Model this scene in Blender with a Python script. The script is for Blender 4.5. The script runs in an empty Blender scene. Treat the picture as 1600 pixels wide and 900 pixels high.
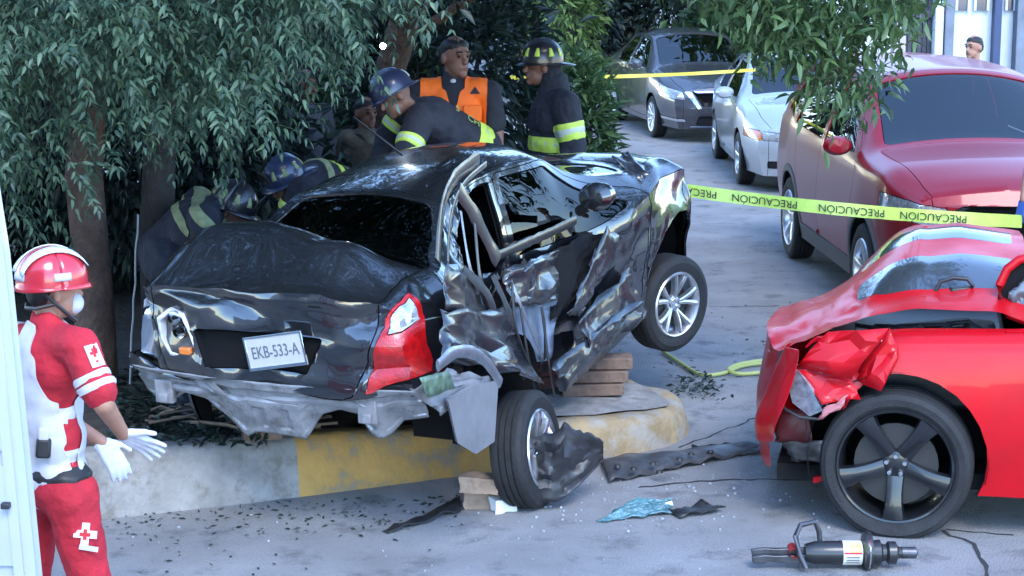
import bpy, bmesh, math, random
import numpy as np
from mathutils import Vector, Matrix, noise
rng = np.random.default_rng(11); random.seed(5)
R = math.radians
SC = bpy.context.scene; COL = SC.collection

# ---------------------------------------------------------------- camera, sky, sun, exposure
FPX, CAMH, PIT = 3000.0, 2.85, R(10.39)
cam_d = bpy.data.cameras.new('camera'); cam = bpy.data.objects.new('camera', cam_d); COL.objects.link(cam)
cam_d.sensor_width = 36; cam_d.lens = 36*FPX/1600; cam_d.clip_start = 0.1; cam_d.clip_end = 2000
cam.location = (0, 0, CAMH); cam.rotation_euler = (math.pi/2-PIT, 0, 0); SC.camera = cam
W = bpy.data.worlds.new('World'); SC.world = W; W.use_nodes = True
nt = W.node_tree; bg = nt.nodes['Background']; sky = nt.nodes.new('ShaderNodeTexSky')
SUN_EL, SUN_AZ = R(48), R(165)
sky.sky_type = 'NISHITA'; sky.sun_disc = False; sky.sun_elevation = SUN_EL; sky.sun_rotation = SUN_AZ
sky.air_density = 1.2; sky.dust_density = 0.2; sky.ozone_density = 5.0; sky.altitude = 1400
nt.links.new(sky.outputs[0], bg.inputs[0]); bg.inputs[1].default_value = 0.15
sd = bpy.data.lights.new('sun', 'SUN'); sun = bpy.data.objects.new('sun', sd); COL.objects.link(sun)
sd.energy = 0.55; sd.angle = R(25); sd.color = (1, .97, .92)
_sv = Vector((math.sin(SUN_AZ)*math.cos(SUN_EL), math.cos(SUN_AZ)*math.cos(SUN_EL), math.sin(SUN_EL)))
sun.rotation_euler = _sv.to_track_quat('Z', 'Y').to_euler(); sun.location = (0, 0, 30)
SC.view_settings.view_transform = 'Standard'; SC.view_settings.look = 'None'
SC.view_settings.exposure = 2.6; SC.view_settings.gamma = 1

# ---------------------------------------------------------------- helpers
CT, ST = math.cos(PIT), math.sin(PIT)
def ray(px, py):
    a, b = (px-800)/FPX, (450-py)/FPX
    return Vector((a, CT+b*ST, -ST+b*CT))
def G(px, py, z=0.0):                 # where the sight line meets height z
    r = ray(px, py); t = (z-CAMH)/r.z
    return Vector((0, 0, CAMH))+r*t
def P(px, py, d):                     # point on the sight line at forward distance d
    r = ray(px, py); return Vector((0, 0, CAMH))+r*(d/r.y)

def tag(o, label=None, cat=None, group=None, kind=None):
    if label: o['label'] = label
    if cat: o['category'] = cat
    if group: o['group'] = group
    if kind: o['kind'] = kind
    return o
def empty(name, loc=(0, 0, 0), rot=(0, 0, 0), parent=None):
    o = bpy.data.objects.new(name, None); COL.objects.link(o); o.location = loc; o.rotation_euler = rot
    o.empty_display_size = .1
    if parent: o.parent = parent
    return o
def link(name, me, mat=None, parent=None, smooth=True, angle=38):
    if mat is not None:
        for m in (mat if isinstance(mat, (list, tuple)) else [mat]): me.materials.append(m)
    if smooth:
        me.shade_smooth()
        if angle: me.set_sharp_from_angle(angle=R(angle))
    o = bpy.data.objects.new(name, me); COL.objects.link(o)
    if parent: o.parent = parent
    return o
def pydata(name, v, f, mat=None, parent=None, smooth=True, angle=38):
    me = bpy.data.meshes.new(name); me.from_pydata([tuple(map(float, p)) for p in v], [], [tuple(map(int, q)) for q in f]); me.update()
    return link(name, me, mat, parent, smooth, angle)
def frombm(name, bm, mat=None, parent=None, smooth=True, angle=38):
    me = bpy.data.meshes.new(name); bm.to_mesh(me); bm.free(); return link(name, me, mat, parent, smooth, angle)
def copy_tree(o, parent=None):
    c = o.copy(); COL.objects.link(c); c.parent = parent
    for ch in list(o.children): copy_tree(ch, c)
    return c
def frame_to(d, up=(0, 0, 1)):
    d = Vector(d).normalized(); up = Vector(up)
    if abs(d.dot(up)) > .98: up = Vector((1, 0, 0))
    s = d.cross(up).normalized(); u = s.cross(d); return s, u, d

class MB:
    def __init__(s): s.v = []; s.f = []
    def add(s, v, f):
        b = len(s.v); s.v += [tuple(p) for p in v]; s.f += [tuple(i+b for i in q) for q in f]; return s
    def box(s, c, d, rot=None, taper=1.0):
        M = Matrix.Identity(3) if rot is None else (rot if isinstance(rot, Matrix) else __import__('mathutils').Euler(rot).to_matrix())
        v = []
        for z in (-1, 1):
            k = taper if z > 0 else 1
            for x, y in ((-1, -1), (1, -1), (1, 1), (-1, 1)):
                v.append(Vector(c)+M @ Vector((x*d[0]/2*k, y*d[1]/2*k, z*d[2]/2)))
        return s.add(v, [(3, 2, 1, 0), (4, 5, 6, 7), (0, 1, 5, 4), (1, 2, 6, 5), (2, 3, 7, 6), (3, 0, 4, 7)])
    def tube(s, path, r, n=8, cap=True, flat=1.0, up=(0, 0, 1)):
        path = [Vector(p) for p in path]; m = len(path); v = []; f = []
        rr = r if isinstance(r, (list, tuple, np.ndarray)) else [r]*m
        for i, p in enumerate(path):
            d = path[min(i+1, m-1)]-path[max(i-1, 0)]; a, u, _ = frame_to(d, up)
            for k in range(n):
                t = 2*math.pi*k/n; v.append(p+a*math.cos(t)*rr[i]+u*math.sin(t)*rr[i]*flat)
        for i in range(m-1):
            for k in range(n):
                k2 = (k+1) % n; f.append((i*n+k, i*n+k2, (i+1)*n+k2, (i+1)*n+k))
        if cap: f.append(tuple(range(n-1, -1, -1))); f.append(tuple((m-1)*n+k for k in range(n)))
        return s.add(v, f)
    def lathe(s, prof, n=32, M=None, close=False):      # prof (r, h); axis = local Y
        v = []; f = []; m = len(prof); M = M or Matrix.Identity(4)
        for r, h in prof:
            for k in range(n):
                t = 2*math.pi*k/n; v.append(M @ Vector((r*math.cos(t), h, r*math.sin(t))))
        for i in range(m-1+(1 if close else 0)):
            j = (i+1) % m
            for k in range(n):
                k2 = (k+1) % n; f.append((i*n+k, i*n+k2, j*n+k2, j*n+k))
        return s.add(v, f)
    def prism(s, poly, h, M=None):                     # poly in local XY, thickness h along Z
        M = M or Matrix.Identity(4); n = len(poly)
        v = [M @ Vector((x, y, 0)) for x, y in poly]+[M @ Vector((x, y, h)) for x, y in poly]
        return s.add(v, [tuple(range(n-1, -1, -1)), tuple(range(n, 2*n))]+[(i, (i+1) % n, n+(i+1) % n, n+i) for i in range(n)])
    def grid(s, pts):                                   # 2-D array of points
        a = len(pts); b = len(pts[0]); v = [p for r_ in pts for p in r_]
        return s.add(v, [(i*b+j, i*b+j+1, (i+1)*b+j+1, (i+1)*b+j) for i in range(a-1) for j in range(b-1)])
    def build(s, name, mat, parent=None, smooth=True, angle=38, bevel=0, seg=2, thick=0):
        o = pydata(name, s.v, s.f, mat, parent, smooth, angle)
        if thick:
            md = o.modifiers.new('s', 'SOLIDIFY'); md.thickness = thick; md.offset = 0
        if bevel:
            md = o.modifiers.new('b', 'BEVEL'); md.width = bevel; md.segments = seg; md.limit_method = 'ANGLE'; md.angle_limit = R(30)
        return o
def rz(a): return Matrix.Rotation(a, 4, 'Z')
def TR(loc, rot=(0, 0, 0)): return Matrix.Translation(loc) @ __import__('mathutils').Euler(rot).to_matrix().to_4x4()
def nz(p, s, seed=0): return noise.noise(Vector((p[0]*s+seed*7.3, p[1]*s-seed*3.1, p[2]*s+seed*1.7)))
def ridged(p, s, seed=0, octv=3):
    t = 0; a = 1
    for k in range(octv):
        t += a*(1-2*abs(nz(p, s*(2.1**k), seed+k))); a *= .5
    return t/1.75

# ---------------------------------------------------------------- materials
MATS = {}
def pm(name, col, rough=.6, metal=0, spec=.5, coat=0, nscale=0, namt=.25, bump=0, bscale=40, col2=None, dirt=None, trans=0, alpha=1, rvar=0, emit=None, estr=1, detail=6, coords='Object', sheen=0):
    if name in MATS: return MATS[name]
    m = bpy.data.materials.new(name); m.use_nodes = True; N = m.node_tree.nodes; L = m.node_tree.links; b = N['Principled BSDF']
    b.inputs['Base Color'].default_value = (*col, 1); b.inputs['Roughness'].default_value = rough
    b.inputs['Metallic'].default_value = metal; b.inputs['Specular IOR Level'].default_value = spec
    b.inputs['Coat Weight'].default_value = coat; b.inputs['Coat Roughness'].default_value = .04
    if sheen: b.inputs['Sheen Weight'].default_value = sheen
    if trans: b.inputs['Transmission Weight'].default_value = trans
    if emit: b.inputs['Emission Color'].default_value = (*emit, 1); b.inputs['Emission Strength'].default_value = estr
    tc = N.new('ShaderNodeTexCoord'); out = tc.outputs[coords]
    if nscale:
        n = N.new('ShaderNodeTexNoise'); n.inputs['Scale'].default_value = nscale; n.inputs['Detail'].default_value = detail; n.inputs['Roughness'].default_value = .6
        L.new(out, n.inputs['Vector']); mr = N.new('ShaderNodeMapRange'); mr.inputs['From Min'].default_value = .3; mr.inputs['From Max'].default_value = .7
        L.new(n.outputs['Fac'], mr.inputs['Value']); mx = N.new('ShaderNodeMix'); mx.data_type = 'RGBA'
        c2 = col2 or tuple(c*(1-namt) for c in col); c1 = col if col2 else tuple(min(1, c*(1+namt)) for c in col)
        mx.inputs['A'].default_value = (*c1, 1); mx.inputs['B'].default_value = (*c2, 1)
        L.new(mr.outputs[0], mx.inputs['Factor']); L.new(mx.outputs['Result'], b.inputs['Base Color'])
        if rvar:
            r2 = N.new('ShaderNodeMapRange'); r2.inputs['From Min'].default_value = .3; r2.inputs['From Max'].default_value = .7
            r2.inputs['To Min'].default_value = max(0, rough-rvar); r2.inputs['To Max'].default_value = min(1, rough+rvar)
            L.new(n.outputs['Fac'], r2.inputs['Value']); L.new(r2.outputs[0], b.inputs['Roughness'])
        if dirt:
            n2 = N.new('ShaderNodeTexNoise'); n2.inputs['Scale'].default_value = dirt[3]; n2.inputs['Detail'].default_value = 8; n2.inputs['Roughness'].default_value = .7; L.new(out, n2.inputs['Vector'])
            m2 = N.new('ShaderNodeMapRange'); m2.inputs['From Min'].default_value = dirt[4]; m2.inputs['From Max'].default_value = dirt[4]+.12; m2.inputs['To Max'].default_value = dirt[5]
            L.new(n2.outputs['Fac'], m2.inputs['Value']); x2 = N.new('ShaderNodeMix'); x2.data_type = 'RGBA'; L.new(m2.outputs[0], x2.inputs['Factor'])
            L.new(mx.outputs['Result'], x2.inputs['A']); x2.inputs['B'].default_value = (*dirt[:3], 1); L.new(x2.outputs['Result'], b.inputs['Base Color'])
    if bump:
        nb = N.new('ShaderNodeTexNoise'); nb.inputs['Scale'].default_value = bscale; nb.inputs['Detail'].default_value = 5; L.new(out, nb.inputs['Vector'])
        bp = N.new('ShaderNodeBump'); bp.inputs['Strength'].default_value = bump; bp.inputs['Distance'].default_value = .02; L.new(nb.outputs['Fac'], bp.inputs['Height']); L.new(bp.outputs[0], b.inputs['Normal'])
    MATS[name] = m; return m
def glassmat(name, tint=(.25, .3, .33), rough=.01, ior=1.5):
    m = bpy.data.materials.new(name); m.use_nodes = True; N = m.node_tree.nodes; L = m.node_tree.links; N.remove(N['Principled BSDF'])
    tr = N.new('ShaderNodeBsdfTransparent'); tr.inputs[0].default_value = (*tint, 1); gl = N.new('ShaderNodeBsdfGlossy'); gl.inputs['Roughness'].default_value = rough
    fr = N.new('ShaderNodeFresnel'); fr.inputs[0].default_value = ior; mx = N.new('ShaderNodeMixShader')
    L.new(fr.outputs[0], mx.inputs[0]); L.new(tr.outputs[0], mx.inputs[1]); L.new(gl.outputs[0], mx.inputs[2]); L.new(mx.outputs[0], N['Material Output'].inputs[0]); return m
black = pm('dark cavity', (.006, .006, .007), .9, spec=.2)
rubber = pm('tyre rubber', (.012, .012, .013), .75, nscale=9, namt=.5, bump=.25, bscale=90)
plastic = pm('black plastic trim', (.018, .018, .02), .5, nscale=14, namt=.4)
chrome = pm('chrome', (.75, .76, .78), .12, metal=1)
alloy = pm('alloy', (.62, .63, .66), .28, metal=.9, nscale=12, namt=.2)
glass = glassmat('car glass', (.36, .40, .42), ior=2.0)
darkglass = glassmat('tinted car glass', (.05, .055, .07), ior=1.5)
lens = pm('headlamp lens', (.55, .58, .6), .06, metal=.6, coat=1, nscale=30, namt=.5)
amber = pm('amber lens', (.7, .18, .03), .1, coat=1)
redlens = pm('red lamp lens', (.42, .006, .008), .1, spec=.6, coat=.6, nscale=24, namt=.4, bump=.25, bscale=120)
seatm = pm('seat fabric', (.05, .05, .055), .9)
grey_primer = pm('grey primed sheet metal', (.20, .20, .215), .6, metal=.1, nscale=6, namt=.3, rvar=.15, dirt=(.09, .08, .075, 9, .55, .7))
# ---------------------------------------------------------------- car bodies: lofted shell cut into panels
def sstep(t): t = np.clip(t, 0, 1); return t*t*(3-2*t)
def rpoly(pts, r=.03, n=4):
    out = []; m = len(pts)
    for i in range(m):
        p = Vector(pts[i]); a = Vector(pts[i-1])-p; b = Vector(pts[(i+1) % m])-p
        q = min(r, a.length*.45, b.length*.45)
        if q < 1e-4: out.append(tuple(p)); continue
        s, e = p+a.normalized()*q, p+b.normalized()*q
        for k in range(n+1):
            t = k/n; out.append(tuple(s*(1-t)**2+p*2*t*(1-t)+e*t*t))
    return out
def circ(x, z, r, n=28): return [(x+r*math.cos(2*math.pi*k/n), z+r*math.sin(2*math.pi*k/n)) for k in range(n)]
REG = {'side': 1, 'tumble': 2, 'top': 3, 'fcap': 4, 'rcap': 5}
def car_bm(S, step=.05):
    x0, x1 = S['x']; N = int((x1-x0)/step)+1; xs = np.linspace(x0, x1, N)
    fx = np.linspace(x0-1, x1+1, 1200); sg = S.get('sig', .035); kx = np.arange(-60, 61)*(fx[1]-fx[0]); ker = np.exp(-kx**2/(2*sg*sg)); ker /= ker.sum()
    def gd(k):
        p = np.array(S[k], float); y = np.interp(np.clip(fx, x0, x1), p[:, 0], p[:, 1])
        y = np.convolve(np.pad(y, 60, 'edge'), ker, 'valid'); return np.interp(xs, fx, y)
    zt, zc, yc, zs, ys, zm, ym, zb, yb = [gd(k) for k in ('zt', 'zc', 'yc', 'zs', 'ys', 'zm', 'ym', 'zb', 'yb')]
    q = .05/step if step < .05 else 1
    na, nb_, nc, ntp = [max(2, int(round(c*q))) for c in (4, 6, 8, 9)]
    K = na+nb_+nc; half = []
    for t in np.arange(na)/na: half.append((yb+(ym-yb)*np.sin(t*math.pi/2), zb+(zm-zb)*t))
    for t in np.arange(nb_)/nb_: half.append((ym+(ys-ym)*t**2, zm+(zs-zm)*t))
    for t in np.arange(nc)/nc: half.append((ys+(yc-ys)*t+S.get('tb', .018)*np.sin(math.pi*t), zs+(zc-zs)*t))
    for t in np.arange(ntp+1)/ntp: half.append((yc*(1-t), zc+(zt-zc)*(1-(1-t)**2.2)))
    Y = np.array([h[0] for h in half]); Z = np.array([h[1] for h in half]); H = len(half)
    Y = np.vstack([Y, -Y[-2::-1]]); Z = np.vstack([Z, Z[-2::-1]]); RR = 2*H-1
    X = np.tile(xs, (RR, 1)); V = np.stack([X, Y, Z], -1)      # row, station
    verts = [tuple(V[r, i]) for i in range(N) for r in range(RR)]; faces = []; regs = []
    def rg(r):
        r = r if r < H-1 else RR-2-r
        return 1 if r < na+nb_ else 2 if r < K else 3
    for i in range(N-1):
        for r in range(RR-1):
            faces.append((i*RR+r, i*RR+r+1, (i+1)*RR+r+1, (i+1)*RR+r)); regs.append(rg(r))
    for i, cap in ((N-1, 4), (0, 5)):
        nj = 2*ntp+1; idx = {}
        for k in range(K+1):
            for j in range(nj):
                if k == K: idx[k, j] = i*RR+K+j
                elif j == 0: idx[k, j] = i*RR+k
                elif j == nj-1: idx[k, j] = i*RR+RR-1-k
                else:
                    s = V[K+j, i, 1]/V[K, i, 1]; idx[k, j] = len(verts)
                    verts.append((xs[i], s*V[k, i, 1], V[k, i, 2]+(k/K)**2*(V[K+j, i, 2]-V[K, i, 2])))
        for k in range(K):
            for j in range(nj-1):
                q4 = (idx[k, j], idx[k, j+1], idx[k+1, j+1], idx[k+1, j])
                faces.append(q4 if cap == 4 else q4[::-1]); regs.append(cap)
    v = np.array(verts); ymx = np.abs(v[:, 1]).max()
    bf, br = S.get('bulge', (.16, .1)); cur = 1-(v[:, 1]/ymx)**2; x = v[:, 0].copy()
    v[:, 0] += bf*sstep((x-(x1-.8))/.8)*cur-br*sstep(((x0+.7)-x)/.7)*cur
    if 'pf' in S: p = np.array(S['pf']); v[:, 0] += np.interp(v[:, 2], p[:, 0], p[:, 1])*sstep((x-(x1-.45))/.45)
    if 'pr' in S: p = np.array(S['pr']); v[:, 0] += np.interp(v[:, 2], p[:, 0], p[:, 1])*sstep(((x0+.4)-x)/.4)
    bm = bmesh.new(); L = bm.faces.layers.int.new('reg'); LP = bm.faces.layers.int.new('pan')
    bv = [bm.verts.new(p) for p in v]
    for f, g in zip(faces, regs):
        try: bf_ = bm.faces.new([bv[k] for k in f])
        except ValueError: continue
        bf_[L] = g
    bmesh.ops.recalc_face_normals(bm, faces=bm.faces)
    c = sum((f.normal.z*f.calc_area() for f in bm.faces if f[L] == 3), 0)
    if c < 0: bmesh.ops.reverse_faces(bm, faces=bm.faces)
    return bm, L, LP
def cut(bm, L, LP, pid, regs, proj, poly, side=0, xr=None):
    ax = {'side': (0, 2), 'top': (0, 1), 'end': (1, 2)}[proj]; rs = {REG[r] for r in regs}
    A = sum(poly[i-1][0]*poly[i][1]-poly[i][0]*poly[i-1][1] for i in range(len(poly)))
    if A < 0: poly = poly[::-1]
    lo = [min(p[k] for p in poly) for k in (0, 1)]; hi = [max(p[k] for p in poly) for k in (0, 1)]
    def cand():
        out = []
        for f in bm.faces:
            if f[L] not in rs: continue
            c = f.calc_center_median()
            if side and c.y*side < 0: continue
            if xr and not (xr[0] <= c.x <= xr[1]): continue
            u = [w.co[ax[0]] for w in f.verts]; t = [w.co[ax[1]] for w in f.verts]
            if max(u) < lo[0]-1e-5 or min(u) > hi[0]+1e-5 or max(t) < lo[1]-1e-5 or min(t) > hi[1]+1e-5: continue
            out.append(f)
        return out
    n = len(poly); fs = cand()
    for i in range(n):
        a, b = poly[i], poly[(i+1) % n]; d = (b[0]-a[0], b[1]-a[1]); ln = math.hypot(*d)
        if ln < 1e-6: continue
        no = [0, 0, 0]; no[ax[0]] = d[1]/ln; no[ax[1]] = -d[0]/ln; co = [0, 0, 0]; co[ax[0]] = a[0]; co[ax[1]] = a[1]
        hit = []
        for f in fs:
            s = [(w.co[ax[0]]-a[0])*no[ax[0]]+(w.co[ax[1]]-a[1])*no[ax[1]] for w in f.verts]
            if min(s) < -.004 and max(s) > .004: hit.append(f)
        if hit:
            g = set(hit)
            for f in hit: g.update(f.edges); g.update(f.verts)
            r = bmesh.ops.bisect_plane(bm, geom=list(g), dist=.004, plane_co=co, plane_no=no)
            hs = set(hit); new = [f for f in r['geom'] if isinstance(f, bmesh.types.BMFace)]
            fs = list(set([f for f in fs if f not in hs]+new))
    for f in fs:
        c = f.calc_center_median(); ok = True
        for i in range(n):
            a, b = poly[i], poly[(i+1) % n]
            if (b[0]-a[0])*(c[ax[1]]-a[1])-(b[1]-a[1])*(c[ax[0]]-a[0]) < -1e-7: ok = False; break
        if ok: f[LP] = pid
def panel(bm, LP, pid, name, mat, parent, deform=None, gap=.003, lip=.014, inset=0, angle=40):
    fs = [f for f in bm.faces if f[LP] == pid]
    if not fs: return None
    nb = bmesh.new(); mp = {}
    for f in fs:
        for w in f.verts:
            if w not in mp: mp[w] = nb.verts.new(w.co)
        try: nb.faces.new([mp[w] for w in f.verts])
        except ValueError: pass
    nb.normal_update()
    if inset:
        for w in nb.verts: w.co -= w.normal*inset
    be = [e for e in nb.edges if len(e.link_faces) == 1]; mv = {}
    for e in be:
        f = e.link_faces[0]; t = (e.verts[1].co-e.verts[0].co).normalized(); d = t.cross(f.normal)
        if d.dot(f.calc_center_median()-e.verts[0].co) < 0: d = -d
        for w in e.verts: mv[w] = mv.get(w, Vector())+d
    for w, d in mv.items():
        if abs(w.co.y) < 1e-6 and abs(d.y) < .2 and False: continue
        if d.length > 1e-6: w.co += d.normalized()*gap
    if lip:
        nb.normal_update(); nm = {w: w.normal.copy() for w in mv}
        r = bmesh.ops.extrude_edge_only(nb, edges=be); nv = [g for g in r['geom'] if isinstance(g, bmesh.types.BMVert)]
        nl = list(nm.items())
        for w in nv:
            src = None
            for e in w.link_edges:
                o = e.other_vert(w)
                if o in nm and (o.co-w.co).length < 1e-7: src = nm[o]; break
            if src is not None: w.co -= src*lip
    if deform:
        for w in nb.verts: w.co = deform(w.co)
    nb.normal_update()
    return frombm(name, nb, mat, parent, True, angle)
def inner_shell(bm, LP, skip, parent, deform=None, off=.03, mat=black):  # near-black shell behind the panels, added so the shade in their gaps reads dark
    fs = [f for f in bm.faces if f[LP] not in skip]; nb = bmesh.new(); mp = {}; bm.normal_update()
    for f in fs:
        for w in f.verts:
            if w not in mp:
                c = w.co-w.normal*off; mp[w] = nb.verts.new(deform(c) if deform else c)
        try: nb.faces.new([mp[w] for w in f.verts])
        except ValueError: pass
    return frombm('gap_dark_shell', nb, mat, parent)

def wheel(parent, loc, rad=.3, wid=.19, rim=.2, spokes=5, style='single', mat=None, side=-1, rot=(0, 0, 0), spin=.3, flat=0, nuts=True, dark=False):
    """wheel disc (hub) with tyre, rim and lug nuts; the outer face looks to local side*Y"""
    mat = mat or alloy; s = side
    root = MB(); h = wid/2
    root.lathe([(.02, s*(h-.09)), (rim*.72, s*(h-.09)), (rim*.72, s*(h-.07)), (.02, s*(h-.07))], 24)
    w = root.build('wheel', pm('brake disc', (.045, .043, .043), .5, metal=.6), parent); w.location = loc; w.rotation_euler = rot
    t = MB(); q = rad-rim
    prof = [(rim, -h*.86), (rim+q*.25, -h*.98), (rim+q*.6, -h), (rad-.035, -h*.97), (rad-.012, -h*.86), (rad-.002, -h*.7)]
    g = [(rad, -h*.62), (rad, -h*.4), (rad-.009, -h*.38), (rad-.009, -h*.32), (rad, -h*.3), (rad, -h*.04), (rad-.009, -h*.02)]
    prof = prof+g+[(r, -y) for r, y in g[::-1]]+[(r, -y) for r, y in prof[::-1]]
    nn = 56; t.lathe(prof, nn, close=True)
    if flat:                                   # collapsed at the road
        vv = []
        zc = -rad+flat
        for x, y, z in t.v:
            k = max(0, min(1, (-z-rim*.8)/(rad-rim*.8)))
            vv.append((x*(1+.05*k), y*(1+.35*k), max(z, zc)))
        t.v = vv
    t.build('tyre', rubber, w, angle=30)
    m = MB(); o = s*h
    m.lathe([(rim+.004, o*.9), (rim-.002, o*.98), (rim-.012, o*.96), (rim-.02, o*.8), (rim-.028, o*.2), (rim-.03, -o*.85), (rim+.002, -o*.95)], 48)
    hubr = rim*.24
    m.lathe([(.001, o*.66), (hubr*.6, o*.66), (hubr, o*.6), (hubr*1.15, o*.45), (hubr*1.1, o*.2)], 24)
    for k in range(spokes):
        a0 = 2*math.pi*k/spokes+spin
        offs = (-.17, .17) if style == 'double' else (0,)
        for da in offs:
            pts = []
            for u in np.linspace(0, 1, 6):
                r_ = hubr*.8+(rim-.016-hubr*.8)*u
                if style == 'double': wd = .013+.006*u; a = a0+da*(.55+1.0*u)
                elif style == 'wide': wd = rim*.16*(1-.25*math.sin(u*math.pi))+rim*.05*u; a = a0
                else: wd = rim*.085*(1+.5*u); a = a0
                y = o*(.62+.2*math.sin(u*math.pi*.5)+(.08*u))
                row = []
                for e, dy in ((-1, -.03), (-.85, 0), (-.3, .006), (.3, .006), (.85, 0), (1, -.03)):
                    row.append((r_*math.cos(a)-e*wd*math.sin(a), y+s*dy, r_*math.sin(a)+e*wd*math.cos(a)))
                pts.append(row)
            m.grid(pts)
    rm = m.build('rim', mat, w, angle=45)
    if nuts:
        for k in range(5):
            a = 2*math.pi*(k+.5)/5+spin; nb = MB(); nb.lathe([(.001, o*.80), (.0105, o*.80), (.0125, o*.76), (.0125, o*.5)], 8, Matrix.Translation((hubr*.68*math.cos(a), 0, hubr*.68*math.sin(a))))
            nb.build('lug_nut', chrome, w)
    return w
def arch_liner(parent, x, z, r, y0, y1, mat=black, name='wheel_well'):
    m = MB(); pts = []
    for y in (y0, y1): pts.append([(x+r*math.cos(t), y, z+r*math.sin(t)) for t in np.linspace(-.25, math.pi+.25, 18)])
    m.grid(pts); m.add([(x+r*math.cos(t), y1, z+r*math.sin(t)) for t in np.linspace(-.25, math.pi+.25, 18)], [tuple(range(18))])
    return m.build(name, mat, parent)
def seats(parent, xs, y=.36, z=.3, h=.75, mat=seatm):
    for x in xs:
        for sy in (-1, 1):
            m = MB(); m.box((x, sy*y, z), (.5, .48, .2)); m.box((x-.28, sy*y, z+.34), (.16, .46, .62), rot=(0, -.2, 0)); m.box((x-.37, sy*y, z+.74), (.1, .24, .18), rot=(0, -.2, 0))
            m.build('seat', mat, parent, bevel=.04)
ST2 = ('side', 'tumble')
def crumple_sheet(name, c4, n, amp, mat, parent, seed=0, thick=.004, ragged=.02, sc=7, smooth=True, curl=0, ang=34):
    """a buckled sheet between four corners"""
    A, B, C2, D = [Vector(p) for p in c4]; nrm = (B-A).cross(D-A).normalized(); r_ = random.Random(seed); rows = []
    na, nb2 = n
    for i in range(na+1):
        row = []
        for j in range(nb2+1):
            inn = 0 < i < na and 0 < j < nb2
            u = (i+(r_.uniform(-.28, .28) if inn else 0))/na; v = (j+(r_.uniform(-.28, .28) if inn else 0))/nb2; p = A*(1-u)*(1-v)+B*u*(1-v)+C2*u*v+D*(1-u)*v
            d = amp*ridged(p, sc, seed, 2)-amp*.4+curl*(4*(u-.5)**2)+(r_.uniform(-.05, .05)*amp if inn else 0)
            if i in (0, na) or j in (0, nb2): p = p+Vector((r_.uniform(-1, 1), r_.uniform(-1, 1), r_.uniform(-1, 1)))*ragged
            row.append(p+nrm*d)
        rows.append(row)
    m = MB(); v_ = [p for q_ in rows for p in q_]; w = nb2+1; f_ = []
    for i in range(na):
        for j in range(nb2):
            a_, b_, c_, d_ = i*w+j, i*w+j+1, (i+1)*w+j+1, (i+1)*w+j
            f_ += [(a_, b_, c_), (a_, c_, d_)] if r_.random() < .5 else [(a_, b_, d_), (b_, c_, d_)]
    m.add(v_, f_); return m.build(name, mat, parent, smooth, ang, thick=thick)
def PL(root, px, py, ax, val):               # sight line to a plane of a thing's own frame
    M = root.matrix_world.inverted(); o = M @ Vector((0, 0, CAMH)); d = M.to_3x3() @ ray(px, py); return o+d*((val-o[ax])/d[ax])
# ---------------------------------------------------------------- road and median (setting)
concrete = pm('worn street concrete', (.26, .255, .255), .85, nscale=1.1, namt=.26, bump=.9, bscale=90, dirt=(.11, .11, .115, 3.2, .53, .7), coords='Object', detail=12)
kerbmat = pm('kerb concrete', (.235, .225, .215), .9, nscale=5, namt=.3, bump=.7, bscale=22, dirt=(.14, .12, .10, 7, .52, .7))
yellowp = pm('faded yellow kerb paint', (.42, .235, .065), .8, nscale=5, namt=.2, bump=.6, bscale=24, dirt=(.22, .19, .155, 5, .50, .8))
soil = pm('median soil', (.055, .045, .036), .95, nscale=6, namt=.4, bump=1, bscale=18)
m = MB(); nx, ny = 60, 90
gx = np.linspace(-60, 60, nx); gy = np.linspace(-25, 180, ny)
m.grid([[(x, y, 0) for x in gx] for y in gy]); o = m.build('road', concrete, smooth=False); tag(o, kind='structure')
def strip(name, pts, w, z, mat, parent, seed=0):
    """a thin ragged dark line in the concrete"""
    a = MB(); rows = []; r_ = random.Random(seed); L = []
    for i in range(len(pts)-1):
        p, q = Vector(pts[i]), Vector(pts[i+1]); n = max(2, int((q-p).length/.06))
        for k in range(n): L.append(p.lerp(q, k/n)+Vector((r_.uniform(-.012, .012), r_.uniform(-.012, .012), 0)))
    for i, p in enumerate(L):
        d = (L[min(i+1, len(L)-1)]-L[max(i-1, 0)]).normalized(); s = Vector((-d.y, d.x, 0)); ww = w*r_.uniform(.35, 1)
        rows.append([(p.x+s.x*ww, p.y+s.y*ww, z), (p.x-s.x*ww, p.y-s.y*ww, z)])
    a.grid(rows); return a.build(name, mat, parent, smooth=False)
crackm = pm('crack filler', (.03, .03, .033), .95)
road = o
strip('crack', [G(1000, 762), G(1090, 752), G(1190, 749), G(1300, 752), G(1420, 745)], .012, .003, crackm, road, 1)
strip('crack', [G(1470, 830), G(1520, 850), G(1545, 900), G(1550, 960)], .012, .003, crackm, road, 2)
strip('crack', [G(1480, 828), G(1600, 838)], .010, .003, crackm, road, 3)
0 and strip('crack', [G(1090, 320), G(1150, 400), G(1190, 480), G(1215, 545)], .015, .003, crackm, road, 4)
strip('crack', [G(1060, 700), G(1190, 650), G(1400, 640)], .008, .003, crackm, road, 5)

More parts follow.
